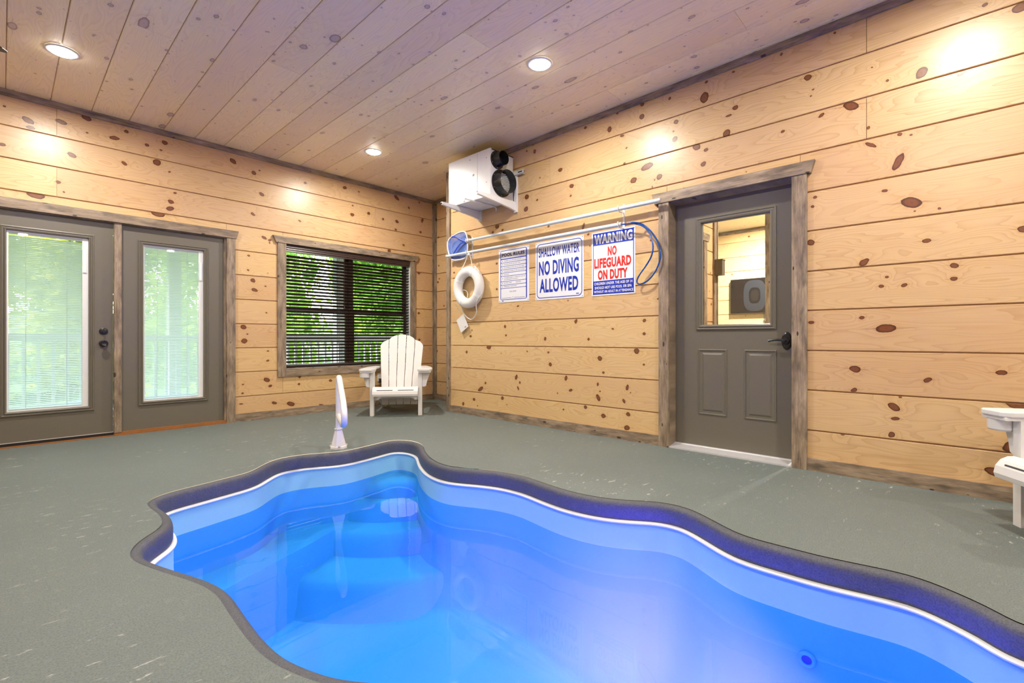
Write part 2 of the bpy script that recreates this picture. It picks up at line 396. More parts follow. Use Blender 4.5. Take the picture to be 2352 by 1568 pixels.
KR = [(1873,453,4),(1866,474,4),(2032,438,4.5),(2093,465,14,1.7),(2157,479,3.2),(2102,484,2.2),(1862,557,9,1),(2129,553,6,1.5),(2350,526,9),(1985,602,9,1.4,.6),
 (2024,658,4.5),(2037,636,3.2),(2078,654,5,1.3,.5),(2192,609,7,1.3),(2191,640,6),(1980,729,4.5,1.4),(1863,740,4.5,1.5),(2035,754,12,1.9,.1),(1964,847,9,1.4),(2300,855,8,1.6),
 (2130,873,6,1.6),(1961,895,5.5,1.4,.4),(2053,934,9,1.7,-.6),(2056,961,5.5,1.8),(2067,912,3),(2048,998,7,1.2,.7),(1935,996,4.5),(2283,1083,11,1.8,-.15),(2335,930,10,2.4,-.3),(2330,1026,16,1.6,.4),
 (1855,178,7.5,1.2),(1868,206,2.5),(1862,221,2.2),(2038,185,3.4),(2002,155,2),(2117,167,12,1.3,1.1),(2262,11,5),(2343,18,13,1.2),(2208,170,5,2.,.5),(1954,243,11,1.8,-.5),(1994,293,4.5,1,.8),
 (2066,309,4.5),(2093,310,3),(2063,372,9,2.6,1.15),(2000,333,5,3.2,-.6),(1689,247,6.5,1.2),(1618,224,15,.75),(1674,266,3.2,2.4,.1),(1553,280,6.5,1.1),(1550,319,7,1.2,.6),(1547,302,2.4),
 (1475,240,5.2),(1474,268,7,1.1,.8),(1418,259,3.4),(1400,297,8,.8),(1345,293,3.4),(1261,316,3),(1224,330,5),(1228,348,6,.7),(1210,347,2.4),(1287,390,5.4),(1439,340,2.6),(1429,312,4,1.6),(1434,376,3),
 (1669,306,9,1.1,.7),(1600,337,9,1.3,-.6),(1622,344,5),(1615,377,7,1,.7),(1798,302,4),(1886,265,4,2.,.5),(1486,383,9,2.,.2),(1455,414,8,1.2),(1514,406,8,1.1,.5),(1503,414,2.6,.7),(1498,429,3,.7),(1313,427,6),
 (1684,166,3),(1623,188,3.6),(1538,226,4,1,.7),(1795,125,4,.8),(1918,75,3),(1240,408,2),(1210,452,6.5,1.1),(1208,480,6.5,1.2,.6),(1234,459,3),(1142,520,6,1.3),(1154,528,3),(1132,533,3.2),(1043,626,2.6),(1141,605,3),
 (1141,664,3.4,.9),(1311,450,2.6),(1340,520,10,.4,-.3),(1260,520,2.8),(1351,538,3),(1355,564,2.4),(1489,530,2.4),(1495,552,2.4),(1514,686,3.6,1.8),(1305,690,2),(1508,470,6,.8,.6),
 (1190,703,2.6,1.6),(1160,750,4.5,.75),(1162,770,2.7),(1081,772,3.4),(1084,758,2.2,.8),(1252,778,4.3,1.1,.7),(1323,738,6.5,.7),(1352,779,4.5,.8,-.3),(1408,755,3),(1480,736,5,.9),(1480,766,4),
 (1072,808,4.4,.9),(1123,797,6,1.4),(1211,807,2.1),(1151,811,1.5),(1260,809,2.8),(1264,837,5.4,1),(1378,823,6.8,1.1),(1462,806,7.5,1.1),(1479,837,3),(1386,855,3.8,.9),(1115,879,3),(1104,893,5,2.3,.5),
 (1186,866,8,.55,-.3),(1194,878,3.4,1,.7),(1190,891,5.5,.5,.4),(1300,868,7.5,.6,-.3),(1311,896,4,1.6,.3),(1281,903,2.7,.7),(1373,882,5.4,.6,-.3),(1374,913,10,.55,.5),(1441,889,8,.55,-.4),(1433,921,6.5,.55,.4),
 (1378,898,2),(1448,902,1.8),(1345,935,5,.95),(1386,955,5.8,1.2,-.3),(1443,951,5.6,1.1,-.3),(1440,982,7,1.2,.3),(1294,940,2.3,1.5),(1154,914,4.6,1),(1089,917,4.2),(1064,927,4.8,.85),(1164,929,1.6),(1097,932,1.6)]
KB = [(10,244,2.5),(64,276,7,1.9,-.5),(70,293,5,1.8),(141,280,6.5,1.8,-.2),(199,271,7,1.5,-.4),(290,302,4.3),(200,305,2.4),(263,317,5.5,2.,.1),(379,328,5.8,1.2),(338,333,4,1.2),(370,345,2.7),(535,370,6,1.5,-.6),
 (361,373,9,1.,-.9),(389,395,2.4),(166,356,6,1.7,-.4),(285,375,4,1.6,-.5),(5,332,5,1.5),(134,418,4.6),(147,441,2),(402,443,2.8,1.4),(393,463,5,1.4),(391,479,5.8,1.6),(82,448,9,2.,-.1),(363,491,8,2.,-.1),
 (583,397,5.4,1.2,-.4),(596,391,1.9),(701,420,3.4,1.2),(792,431,4.4,1.3),(824,440,2),(911,454,4.4,2.1,-.6),(939,477,3,.9),(963,465,2),(601,446,4.4,1.6,-.5),(809,493,4,1.3),(847,490,4,1),(810,472,2),
 (880,503,3,1),(912,509,4,1.4,-.4),(970,506,7,.5),(966,533,3,1.2),(909,527,3),(581,492,3.6,1.6),(688,507,2.5,1.6),(927,563,3),(894,576,5,1),(607,546,3.6,2.),(620,551,3.2,1.4),(619,557,2.6,.8),
 (581,644,5.6,1.1,-.7),(585,666,4.6,1.7),(610,657,2),(612,718,2),(559,751,6.2,1.2,-.4),(561,783,6.2,1.2,.2),(568,767,2),(615,806,2,1.6),(615,828,2.4,1.6),(613,872,5.8,1.4,-.4),(621,886,3.4,1.4,.4),
 (558,883,2),(557,903,2.5,1.2,.4),(687,882,3.3,1,.5),(688,865,5,.7),(759,874,3,1.5),(630,925,4,1.8),(668,927,6,1.8),(554,927,2,2.4,.1),(962,627,3.5),(962,719,3),(963,780,3),(977,881,3.4,2.,-.3),(738,930,3,2)]

ZR = [0, .286,.570,.850,1.134,1.412,1.697,1.974,2.255,2.535,2.825,3.115]
rowsR = list(zip(ZR, ZR[1:]))
ZBk = [0,.281,.557,.830,1.102,1.377,1.652,1.926,2.204,2.472,2.746,3.06]
rowsB = list(zip(ZBk, ZBk[1:]))

kr = [(-(Y), Z, a, b_, c) for (Y, Z, a, b_, c) in knot_list(KR, lambda x, y: onX(x, y, XR))]
wall_r = make_wall('wall_right', MR(XR), -YC, -YF, rowsR, holes=[(-1.853,-.847,0,2.13)], joints=[(10,-.462),(8,-.462),(9,-3.141)], knots=kr)
kb = knot_list(KB, lambda x, y: onY(x, y, YB))
wall_b = make_wall('wall_back', MBk(YB), XL, XC+.05, rowsB, holes=[(-.24,1.696,0,2.085),(2.298,4.15,.525,2.10)], joints=[(10,.337),(8,.337),(9,3.536)], knots=kb)
knots_c = knot_list([(1008,610,2),(1006,648,3),(1009,640,2),(1004,806,3,.7),(1007,545,2.4)], lambda x, y: onX(x, y, XC))
wall_c = make_wall('wall_recess', MR(XC), -YB, -YC+.02, rowsB, knots=[(-k[0],)+k[1:] for k in knots_c])
wall_e = make_wall('wall_corner_return', MF(YC+.01), -XC-.02, -XR+.0, rowsB)
make_wall('wall_left', ML(XL), YF, YB, rowsB, joints=[(i, random.uniform(-2,4)) for i in range(1,11)])
make_wall('wall_front', MF(YF), -XR, -XL, rowsR, joints=[(i, random.uniform(-3,1)) for i in range(1,11)])

# ceiling: boards along Y, each its own piece
MC = Matrix(((0,1,0,0),(1,0,-.0115,0),(-.0115,0,-1,3.112),(0,0,0,1)))   # local x = Y, y = X, z = down
bm = BX(YF-.1, YB+.15, XL-.1, XC+.15, -.08, -.006)
ceil = obj('ceiling', bm, M['backing'], mat=MC); tag(ceil, kind='structure')
KC = [(770,90,16,1.6,.6),(697,108,11,1.3,.8),(981,20,9,1.2),(768,146,5,1.6),(715,196,5,1.5),(755,209,3.6,1.6),(628,139,4.5,1.7),(640,250,5,1.8,.2),(870,122,5,1.8),(917,125,3.6,1.6),(1048,142,5,1.4,.8),
 (1118,170,5,.9),(1194,133,6,1.),(1275,54,7,1.5),(1318,42,3),(1301,84,6,1.2),(1310,188,10,3.,.5),(1230,204,7,2.2),(1020,226,8,2.2,.1),(992,231,4.4,1.4),(898,210,4,1.6),(829,262,5,1.6),(847,265,4,1.4),(741,302,6,1.8),
 (977,371,9,1.5,.6),(1025,327,6,1.6),(993,312,6,2.),(1143,249,6,1.9),(1594,137,7,1.4),(1600,162,7,1.4),(1589,48,7,1.8),(1848,59,9,1.6,.5),(1845,15,10,2.2,.6),(1490,245,3),(1425,126,5),(1327,244,4.4,1.8),(1325,295,4,1.4),
 (245,130,5,1.9),(216,77,3.6),(254,10,6,1.6),(90,27,5,1.8),(28,55,9,2.4,-.3),(330,52,12,3.2,-.4),(497,38,6,1.8,-.3),(488,136,7,1.8),(465,163,4),(300,178,5,1.8),(392,258,8,2.2,-.2),(373,284,9,2.,-.3),(585,226,5,2.),(617,74,3),(612,73,3),(627,139,4),(695,20,3)]
kc = []
for (px, py, r, *rest) in KC:
    X, Y = onz(px, py, 3.07); t = math.hypot(X, Y, 2.1)
    kc.append((Y, X, r*t/F*.62*(rest[0] if rest else 1.3)*.85, r*t/F*.62, 0.))
W0, PC = .025, .2745
rng = random.Random(3)
k = math.floor((XL-W0)/PC)
CJ = {3: [3.1], 8: [2.55], 6: [4.6], 9: [4.35], 12: [3.75, 1.1], 13: [2.25], 11: [3.1, .35], 14: [1.62], 5: [3.9], 2: [4.1], 1: [3.0]}
while W0+k*PC < XC+.05:
    x0 = W0+k*PC; x1 = min(x0+PC, XC+.06)
    cuts = CJ.get(k, [rng.uniform(1.5, 5)]) + [rng.uniform(-3.5, -.5)]
    for a, b_ in split(YF-.05, YB+.02, cuts):
        ks = [(ku-a, kv-x0, ru, rv, ro) for ku, kv, ru, rv, ro in kc if a < ku < b_ and x0+.008 < kv < x1-.008]
        m = pine('whitewashed_board', ks, randknots=.55, kscale=1.35, ring_amt=.22, **CEIL) if ks else M['ceiling']
        o = obj('board', board_bm(b_-a, x1-x0, .014, .005, .0035, .0008), m, ceil)
        o.matrix_local = Matrix.Translation((a, x0, -.0135))
    k += 1

# ------------------------------------------------------------------ floor, pool outline
edge_px = [(2352,1441),(2290,1406),(2210,1370),(2129,1335),(2068,1317),(1967,1296),(1886,1279),(1805,1258),(1724,1237),(1683,1222),(1627,1192),(1570,1165),(1505,1153),(1444,1150),(1376,1143),(1308,1129),(1257,1113),(1206,1095),(1155,1084),(1104,1078),
 (1043,1073),(1012,1066),(988,1054),(973,1037),(967,1022),(951,1014),(930,1011),(900,1011),(854,1022),(784,1037),(707,1043),(641,1053),(606,1068),(575,1084),(513,1100),(454,1115),(396,1129),(358,1142),(343,1153),(350,1164),(366,1174),(379,1188),(381,1203),(368,1217),(338,1233),(315,1253),(304,1270),(309,1281),(325,1290),(385,1311),(435,1326),(482,1344),(509,1363),(532,1398),(559,1437),(586,1472),(613,1499),(644,1522),(699,1544),(772,1568)]
loop = [Vector((*onz(x, y, 0.), 0)) for x, y in edge_px]
loop += [Vector(p) for p in ((.80,.98,0),(.93,.66,0),(.95,.30,0),(.85,-.10,0),(.72,-.50,0),(.66,-.95,0),(.78,-1.40,0),(1.15,-1.68,0),(1.62,-1.66,0),(2.02,-1.38,0),(2.22,-.95,0),(2.30,-.52,0))]
raw = smooth_path(loop, 6, True)
def resample(P, n):
    L = [0.]
    for a, b_ in zip(P, P[1:]+P[:1]): L.append(L[-1]+(b_-a).length)
    out = []; j = 0; Q = P+P[:1]
    for i in range(n):
        s = L[-1]*i/n
        while L[j+1] < s: j += 1
        out.append(Q[j].lerp(Q[j+1], (s-L[j])/max(1e-9, L[j+1]-L[j])))
    return out
def relax(P, it):
    n = len(P)
    for _ in range(it): P = [P[i]*.5+(P[i-1]+P[(i+1)%n])*.25 for i in range(n)]
    return P
OUT = relax(resample(raw, 420), 5)
area = sum(a.x*b_.y-b_.x*a.y for a, b_ in zip(OUT, OUT[1:]+OUT[:1]))
if area < 0: OUT = OUT[::-1]
def inset(P, d):
    n = len(P); out = []
    for i in range(n):
        t = (P[(i+1)%n]-P[i-1]).normalized(); out.append(P[i]+Vector((-t.y, t.x, 0))*d)
    return out
def inside(p, P):
    c = False; n = len(P)
    for i in range(n):
        a, b_ = P[i], P[i-1]
        if (a.y > p[1]) != (b_.y > p[1]) and p[0] < (b_.x-a.x)*(p[1]-a.y)/(b_.y-a.y)+a.x: c = not c
    return c
def fill(P, outer=None, z=0.):
    pts = [Vector((p.x, p.y)) for p in P]; n = len(pts); ed = [(i, (i+1)%n) for i in range(n)]
    if outer:
        k = len(outer); pts += [Vector(p) for p in outer]; ed += [(n+i, n+(i+1)%k) for i in range(k)]
    v, e, f, *_ = delaunay_2d_cdt(pts, ed, [], 0, 1e-6)
    bm = bmesh.new(); vs = [bm.verts.new((q.x, q.y, z)) for q in v]
    for t in f:
        c = sum((v[i] for i in t), Vector((0,0)))/3
        if inside(c, P) == (outer is None): bm.faces.new([vs[i] for i in t])
    bmesh.ops.recalc_face_normals(bm, faces=bm.faces[:])
    for fc in bm.faces:
        if fc.normal.z < 0: fc.normal_flip()
    return bm
def loft(rings, cap=False):
    bm = bmesh.new(); R = [[bm.verts.new(p) for p in r] for r in rings]; n = len(R[0])
    for a, b_ in zip(R, R[1:]):
        for i in range(n): bm.faces.new((a[i], a[(i+1)%n], b_[(i+1)%n], b_[i]))
    if cap: bm.faces.new(R[-1])
    bmesh.ops.recalc_face_normals(bm, faces=bm.faces[:])
    return bm
rect = [(XL-.05,YF-.05),(XR+.2,YF-.05),(XR+.2,YC-.2),(XC+.15,YC-.2),(XC+.15,YB+.16),(XL-.05,YB+.16)]
rect = [(XL-.05,YF-.05),(XC+.15,YF-.05),(XC+.15,YB+.16),(XL-.05,YB+.16)]
floor = obj('floor', fill(inset(OUT, -.014), rect), M['floor']); tag(floor, kind='structure')

WZ = -.262
pool = empty('swimming_pool', (1.6, 1.3, 0)); tag(pool, 'free-form indoor swimming pool lit blue, set into the grey concrete floor', 'pool')
def under(o, p):
    mw = o.matrix_world.copy(); o.parent = p; o.matrix_parent_inverse = Matrix.Translation(-Vector(p.location)) if p.type == 'EMPTY' else Matrix(); return o
def ring_at(d, z): return [p+Vector((0,0,z)) for p in inset(OUT, d)]
cop = obj('coping', loft([ring_at(d, z) for d, z in ((-.016,-.004),(-.012,-.0035),(-.007,-.001),(0,-.0002),(.010,-.0015),(.019,-.006),(.027,-.015),(.031,-.027),(.033,-.045),(.033,-.070),(.032,-.092),(.028,-.101),(.0,-.103))]), M['coping'], smooth=True); under(cop, pool)
led = obj('ledge_strip', loft([ring_at(d, z) for d, z in ((.0,-.101),(.040,-.103),(.046,-.105),(.049,-.110),(.047,-.116),(.040,-.119),(.0,-.121))]), M['vinyl'], smooth=True); under(led, pool)
m, nt, b = newmat('pool_shell')
tc = N(nt, 'ShaderNodeTexCoord'); nz = noise(nt, tc.outputs['Object'], 2.0, 4, .6)
nt.links.new(mixc(nt, nz, (.25,.54,.66,1), (.31,.61,.72,1)), b.inputs['Base Color']); b.inputs['Roughness'].default_value = .7; b.inputs['Specular IOR Level'].default_value = .1
M['shell'] = m
DEEP = -.98
def deep(d, z, it): return [p+Vector((0,0,z)) for p in relax(inset(OUT, d), it)]
rings = [ring_at(.034,-.115), ring_at(.035,-.30), deep(.037,-.42,1), deep(.041,-.52,2), deep(.048,-.61,4), deep(.060,-.69,7), deep(.078,-.76,11), deep(.102,-.82,16), deep(.135,-.87,23), deep(.175,-.91,32), deep(.225,-.942,44), deep(.28,-.964,58), deep(.34,DEEP,80)]
bm = loft(rings, cap=True)
bmesh.ops.triangulate(bm, faces=[f for f in bm.faces if len(f.verts) > 4])
sh = obj('shell', bm, M['shell'], smooth=True); under(sh, pool)
# steps fan out from the far lobe; each is a rounded platform standing on the pool floor
TIP = Vector((2.72, 4.08))
def step(rad, z, name='step'):
    bm = bmesh.new(); n = 128; R = []
    for dz, dr in ((-.7,.10),(-.16,.05),(-.07,.025),(-.025,.004),(-.006,-.018),(0,-.05)):
        R.append([])
        for i in range(n):
            a = 2*math.pi*i/n; R[-1].append(bm.verts.new((min(3.4, TIP.x+(rad+dr)*math.cos(a)), min(4.5, TIP.y+(rad+dr)*math.sin(a)), max(DEEP-.02, z+dz))))
    for a, b_ in zip(R, R[1:]):
        for i in range(n): bm.faces.new((a[i], a[(i+1)%n], b_[(i+1)%n], b_[i]))
    bm.faces.new(R[-1]); bmesh.ops.recalc_face_normals(bm, faces=bm.faces[:])
    return under(obj(name, bm, M['shell'], smooth=True), pool)
for rad, z in ((.69,-.29),(.82,-.42),(1.07,-.57),(1.48,-.74)): step(rad, z)
fr = [(.40,2.96),(.66,3.06),(.887,3.203),(1.218,3.348),(1.50,3.46),(1.80,3.60),(2.05,3.70)]
P = [Vector((x, y, 0)) for x, y in fr]; P = smooth_path(P, 5)
rgs = []
for dz, off in ((-.45,.10),(-.14,.045),(-.05,.02),(-.012,0),(0,-.035)):
    rgs.append([Vector((p.x+off*.45, p.y-off*.9, -.56+dz)) for p in P]+[Vector((2.0,4.15,-.56+dz)), Vector((.3,4.0,-.56+dz)), Vector((.15,3.2,-.56+dz))])
under(obj('bench', loft(rgs, cap=True), M['shell'], smooth=True), pool)
# return fitting in the right hand wall
def wall_fit(px, py, z):
    x, y = onz(px, py, z); i = min(range(len(OUT)), key=lambda k: (OUT[k]-Vector((x,y,0))).length)
    t = (OUT[(i+1)%len(OUT)]-OUT[i-1]).normalized(); nrm = Vector((-t.y, t.x, 0))
    return OUT[i], nrm
p, nrm = wall_fit(1800, 1257, 0)
p = Vector((2.48, .49, 0)); i = min(range(len(OUT)), key=lambda k: (OUT[k]-p).length)
t = (OUT[(i+1)%len(OUT)]-OUT[i-1]).normalized(); nrm = Vector((-t.y, t.x, 0))
M['netarm0'] = plain('dark_blue_eyeball', srgb(14,50,150), .35)
def fitting(name, i, z, r, inner, off, rim=None):
    t = (OUT[(i+1)%len(OUT)]-OUT[i-1]).normalized(); nrm = Vector((-t.y, t.x, 0))
    q = nrm.to_track_quat('Z', 'Y').to_matrix().to_4x4(); q.translation = OUT[i]+nrm*off+Vector((0,0,z))
    ringo = obj(name, lathe(bmesh.new(), [(r,0),(r,.006),(r*.86,.012),(r*.60,.010),(r*.55,.004)], 28), rim or M['vinyl'], mat=q, smooth=True); under(ringo, pool)
    c = obj(name+'_eye', lathe(bmesh.new(), [(r*.58,.005),(0,.004)], 24), inner, mat=q, smooth=True); under(c, pool)
    return q
fitting('return_inlet', i, -.435, .034, M['netarm0'], .040, M['shell'])
il = min(range(len(OUT)), key=lambda k: (OUT[k]-Vector((.95,.36,0))).length)
q = fitting('pool_light', il, -.52, .11, emit('pool_lamp_lens', (*POOL_COL,1), 6.), .040)
pl = bpy.data.lights.new('pool_lamp', 'AREA'); pl.shape = 'DISK'; pl.size = .12; pl.energy = POOL_W; pl.color = POOL_COL; pl.spread = math.radians(88)
plo = bpy.data.objects.new('pool_lamp', pl); C.objects.link(plo)
plo.location = q.translation + Vector((.05,.02,0)); plo.rotation_euler = Vector((.80,.60,-.50)).to_track_quat('-Z','Y').to_euler()
wat = obj('pool_water', fill(inset(OUT, .0365), None, WZ), M['water']); tag(wat, 'still clear blue water filling the free-form pool', 'water', kind='stuff')

# ------------------------------------------------------------------ trim and baseboards
TN = [0]
def trim(bm_or, Mw, name=None, bevel=.002):
    if name is None: TN[0] += 1; name = 'trim_%d' % TN[0]
    o = obj(name, bm_or, M['trim'], mat=Mw, bevel=bevel, seg=1); return tag(o, kind='structure')
def tb(Mw, u0, u1, v0, v1, w0, w1, vertical=False, name=None):
    if not vertical: return trim(BX(0, u1-u0, 0, v1-v0, 0, w1-w0), Mw @ Matrix.Translation((u0, v0, w0)), name)
    # vertical pieces: local x runs up so the grain does too
    R = Matrix(((0,-1,0,u1),(1,0,0,v0),(0,0,1,w0),(0,0,0,1)))
    return trim(BX(0, v1-v0, 0, u1-u0, 0, w1-w0), Mw @ R, name)
mr, mb, mc = MR(XR), MBk(YB), MR(XC)
tb(mr, -YC+.05, -1.919, 0, .088, 0, .018, name='baseboard_right')
tb(mr, -.801, -YF, 0, .088, 0, .018, name='baseboard_right_far')
tb(mb, 1.781, XC, 0, .088, 0, .018, name='baseboard_back')
tb(mb, XL, -.33, 0, .088, 0, .018, name='baseboard_back_far')
tb(mc, -YB, -YC, 0, .088, 0, .018, name='baseboard_recess')
tb(ML(XL), YF, YB, 0, .088, 0, .018, name='baseboard_left')
tb(MF(YF), -XR, -XL, 0, .088, 0, .018, name='baseboard_front')
# ceiling trim (follows the slight fall of the ceiling)
def ctrim(Mw, u0, u1, z0, z1, hgt, name=None):
    bm = bmesh.new()
    prism(bm, [(0,0),(u1-u0,z1-z0),(u1-u0,z1-z0+hgt),(0,hgt)], 0, .022)
    trim(bm, Mw @ Matrix.Translation((u0, z0, 0)), name)
ctrim(mr, -YC+.05, -YF, ZC(YC)-.055, ZC(YF)-.055, .054)
ctrim(mb, XL, XC, ZC(YB)-.055, ZC(YB)-.055, .054)
ctrim(mc, -YB, -YC, ZC(YB)-.055, ZC(YC)-.055, .054)
ctrim(ML(XL), YF, YB, ZC(YF)-.055, ZC(YB)-.055, .054)
ctrim(MF(YF), -XR, -XL, ZC(YF)-.055, ZC(YF)-.055, .054)
# corner posts
tb(mb, XC-.045, XC, .088, ZC(YB)-.055, 0, .02, True)
tb(mc, -YB+.02, -YB+.06, .088, ZC(YB)-.055, 0, .02, True)
tb(mr, -YC-.012, -YC+.045, 0, ZC(YC)-.002, -.01, .02, True)
tb(MF(YC+.012), -XR-.05, -XR+.019, 0, ZC(YC)-.002, -.01, .012, True)
# hall door casing
def header(Mw, a0, a1, b0, b1, v0, v1, th=.032):
    bm = bmesh.new(); prism(bm, [(b0-a0,0),(b1-a0,0),(a1-a0,v1-v0),(0,v1-v0)], 0, th)
    trim(bm, Mw @ Matrix.Translation((a0, v0, 0)))
tb(mr, -1.919, -1.829, 0, 2.099, 0, .024, True); tb(mr, -.897, -.801, 0, 2.099, 0, .024, True)
header(mr, -1.982, -.750, -1.955, -.775, 2.099, 2.188)
tb(mr, -1.853, -1.829, 0, 2.12, -.17, 0, True); tb(mr, -.897, -.873, 0, 2.12, -.17, 0, True); tb(mr, -1.829, -.897, 2.096, 2.12, -.17, 0)
# french door casing
tb(mb, 1.694, 1.781, 0, 2.040, 0, .024, True); tb(mb, -.32, -.235, 0, 2.040, 0, .024, True)
header(mb, -.40, 1.812, -.36, 1.790, 2.040, 2.126)
tb(mb, .736, .791, .03, 2.040, -.05, .012, True)
tb(mb, -.24, 1.696, 2.034, 2.084, -.09, .0); tb(mb, 1.676, 1.697, 0, 2.034, -.09, 0, True); tb(mb, -.24, -.166, 0, 2.034, -.09, 0, True)
# window casing
tb(mb, 2.236, 2.331, .476, 2.067, 0, .024, True); tb(mb, 4.110, 4.195, .476, 2.067, 0, .024, True)
tb(mb, 2.331, 4.110, .476, .572, 0, .024)
header(mb, 2.176, 4.255, 2.215, 4.215, 2.067, 2.149)

# ------------------------------------------------------------------ doors
def panel_door(name, Mw, W, Hh, lite, panels, th=.045, lever=None):
    """slab with a real opening for the lite; local origin at lower left of the slab face."""
    d = empty(name, mat=Mw); tag(d, kind='structure')
    a0, a1, b0, b1 = lite
    bm = bmesh.new()
    box(bm, 0, a0, 0, Hh, -th, 0); box(bm, a1, W, 0, Hh, -th, 0); box(bm, a0, a1, 0, b0, -th, 0); box(bm, a0, a1, b1, Hh, -th, 0)
    s = obj('slab', bm, M['door'], d)
    mo = obj('lite_moulding', mitred(bmesh.new(), a0-.032, a1+.032, b0-.032, b1+.032, [(0,0),(.002,.010),(.010,.014),(.016,.009),(.022,.009),(.030,.016),(.040,.013),(.046,-.004),(.047,-.03)]), M['door'], d)
    for (p0, p1, q0, q1) in panels:
        obj('raised_panel', prism_panel(p0, p1, q0, q1), M['door'], d)
    return d
def prism_panel(p0, p1, q0, q1):
    bm = mitred(bmesh.new(), p0, p1, q0, q1, [(0,0),(.004,.006),(.010,.007),(.018,-.004),(.024,-.004),(.046,.006),(.05,.006)])
    u = .05; vs = [bm.verts.new(p) for p in ((p0+u,q0+u,.006),(p1-u,q0+u,.006),(p1-u,q1-u,.006),(p0+u,q1-u,.006))]
    bm.faces.new(vs); return bm
XS = 4.04
d3 = panel_door('door_3', MR(XS, 1.828, .028), .914, 2.06, (.215,.765,1.005,1.885), [(.20,.435,.265,.815),(.565,.80,.265,.815)])
obj('pane', BX(.262-.05,.768,1.00,1.89,-.026,-.020), M['glass'], d3)
hd = obj('lever_plate', lathe(bmesh.new(), [(0,.018),(.028,.018),(.034,.012),(.036,0)], 28), M['black'], d3, smooth=True)
hd.matrix_local = Matrix.Translation((.868,.885,0)) @ Matrix.Scale(1.9,4,(0,1,0))
lv = obj('lever', tube(bmesh.new(), smooth_path([(.868,.885,.01),(.868,.885,.048),(.855,.887,.055),(.82,.893,.056),(.78,.890,.056),(.755,.884,.055)], 6), .0085, 10), M['black'], d3, smooth=True)
obj('lever_rose', lathe(bmesh.new(), [(.026,0),(.026,.03),(.02,.04),(0,.042)], 20, Matrix.Translation((.868,.885,.0))), M['black'], d3, smooth=True)
# aluminium threshold
bm = bmesh.new(); prism(bm, [(3.905,0),(4.10,0),(4.10,.03),(4.02,.03),(4.012,.024),(3.925,.012),(3.905,.010)], .847, 1.853, axis=1)
th_ = obj('trim_threshold', bm, M['steel']); tag(th_, kind='structure')

def lite_door(name, X0, W, white, Hh=2.0):
    d = empty(name, mat=MBk(YB+.03, X0, .032)); tag(d, kind='structure')
    a0, a1, b0, b1 = white[0]-X0, white[1]-X0, white[2]-.032, white[3]-.032
    bm = bmesh.new(); th = .045
    box(bm, 0, a0, 0, Hh, -th, 0); box(bm, a1, W, 0, Hh, -th, 0); box(bm, a0, a1, 0, b0, -th, 0); box(bm, a0, a1, b1, Hh, -th, 0)
    obj('slab', bm, M['door'], d)
    obj('lite_moulding', mitred(bmesh.new(), a0-.04, a1+.04, b0-.04, b1+.04, [(0,0),(.003,.012),(.012,.016),(.018,.010),(.024,.010),(.032,.020),(.040,.016),(.044,-.006)]), M['door'], d)
    fr_ = obj('lite_frame', frame_ring(bmesh.new(), a0, a1, b0, b1, .014, -.03, -.006), M['vinyl'], d)
    obj('slide_track', BX(a1-.045, a1-.012, b0+.012, b1-.012, -.028, -.008), M['vinyl'], d)
    obj('slider', BX(a1-.042, a1-.016, b1-.32, b1-.13, -.010, .002), M['vinyl'], d, bevel=.004)
    bm = bmesh.new(); box(bm, a0+.006, a1-.006, b0+.006, b1-.006, -.012, -.009)
    obj('pane', bm, M['glass'], d)
    # between-glass mini blind: some hundred fine slats, too small to pick apart singly
    bm = bmesh.new(); n = int((b1-b0-.05)/.0158); L0, L1 = a0+.016, a1-.047
    tilt = math.radians(52); hw = .0082
    for i in range(n):
        v = b0+.03+i*.0158; c, s_ = math.cos(tilt)*hw, math.sin(tilt)*hw
        q = [bm.verts.new(p) for p in ((L0,v+s_,-.022+c),(L1,v+s_,-.022+c),(L1,v-s_,-.022-c),(L0,v-s_,-.022-c))]; bm.faces.new(q)
    bl = obj('mini_blind_slats', bm, M['minislat'], d); tag(bl, kind='stuff')
    bm = bmesh.new(); box(bm, L0, L1, b1-.03, b1-.012, -.03, -.015); obj('blind_head', bm, M['vinyl'], d)
    obj('blind_bottom_rail', BX(L0, L1, b0+.012, b0+.022, -.03, -.015), M['vinyl'], d)
    for f in (.22, .78):
        x = L0+(L1-L0)*f; obj('ladder_cord', BX(x-.0015, x+.0015, b0+.014, b1-.02, -.0135, -.0125), M['vinyl'], d)
    return d
m, nt, b = newmat('translucent_mini_slat'); b.inputs['Base Color'].default_value = (.84,.88,.84,1); b.inputs['Roughness'].default_value = .5
tr = N(nt, 'ShaderNodeBsdfTranslucent'); tr.inputs[0].default_value = (.80,.88,.80,1); mx = N(nt, 'ShaderNodeMixShader'); mx.inputs[0].default_value = .62
tc = N(nt, 'ShaderNodeTexCoord'); nt.links.new(mixc(nt, noise(nt, tc.outputs['Object'], 8), (.80,.86,.80,1), (.86,.90,.86,1)), b.inputs['Base Color'])
out = nt.nodes['Material Output']; nt.links.new(b.outputs[0], mx.inputs[1]); nt.links.new(tr.outputs[0], mx.inputs[2]); nt.links.new(mx.outputs[0], out.inputs[0])
M['minislat'] = m
d1 = lite_door('door_1', -.165, .898, (.025,.557,.297,1.863))
d2 = lite_door('door_2', .793, .884, (.963,1.487,.302,1.871))
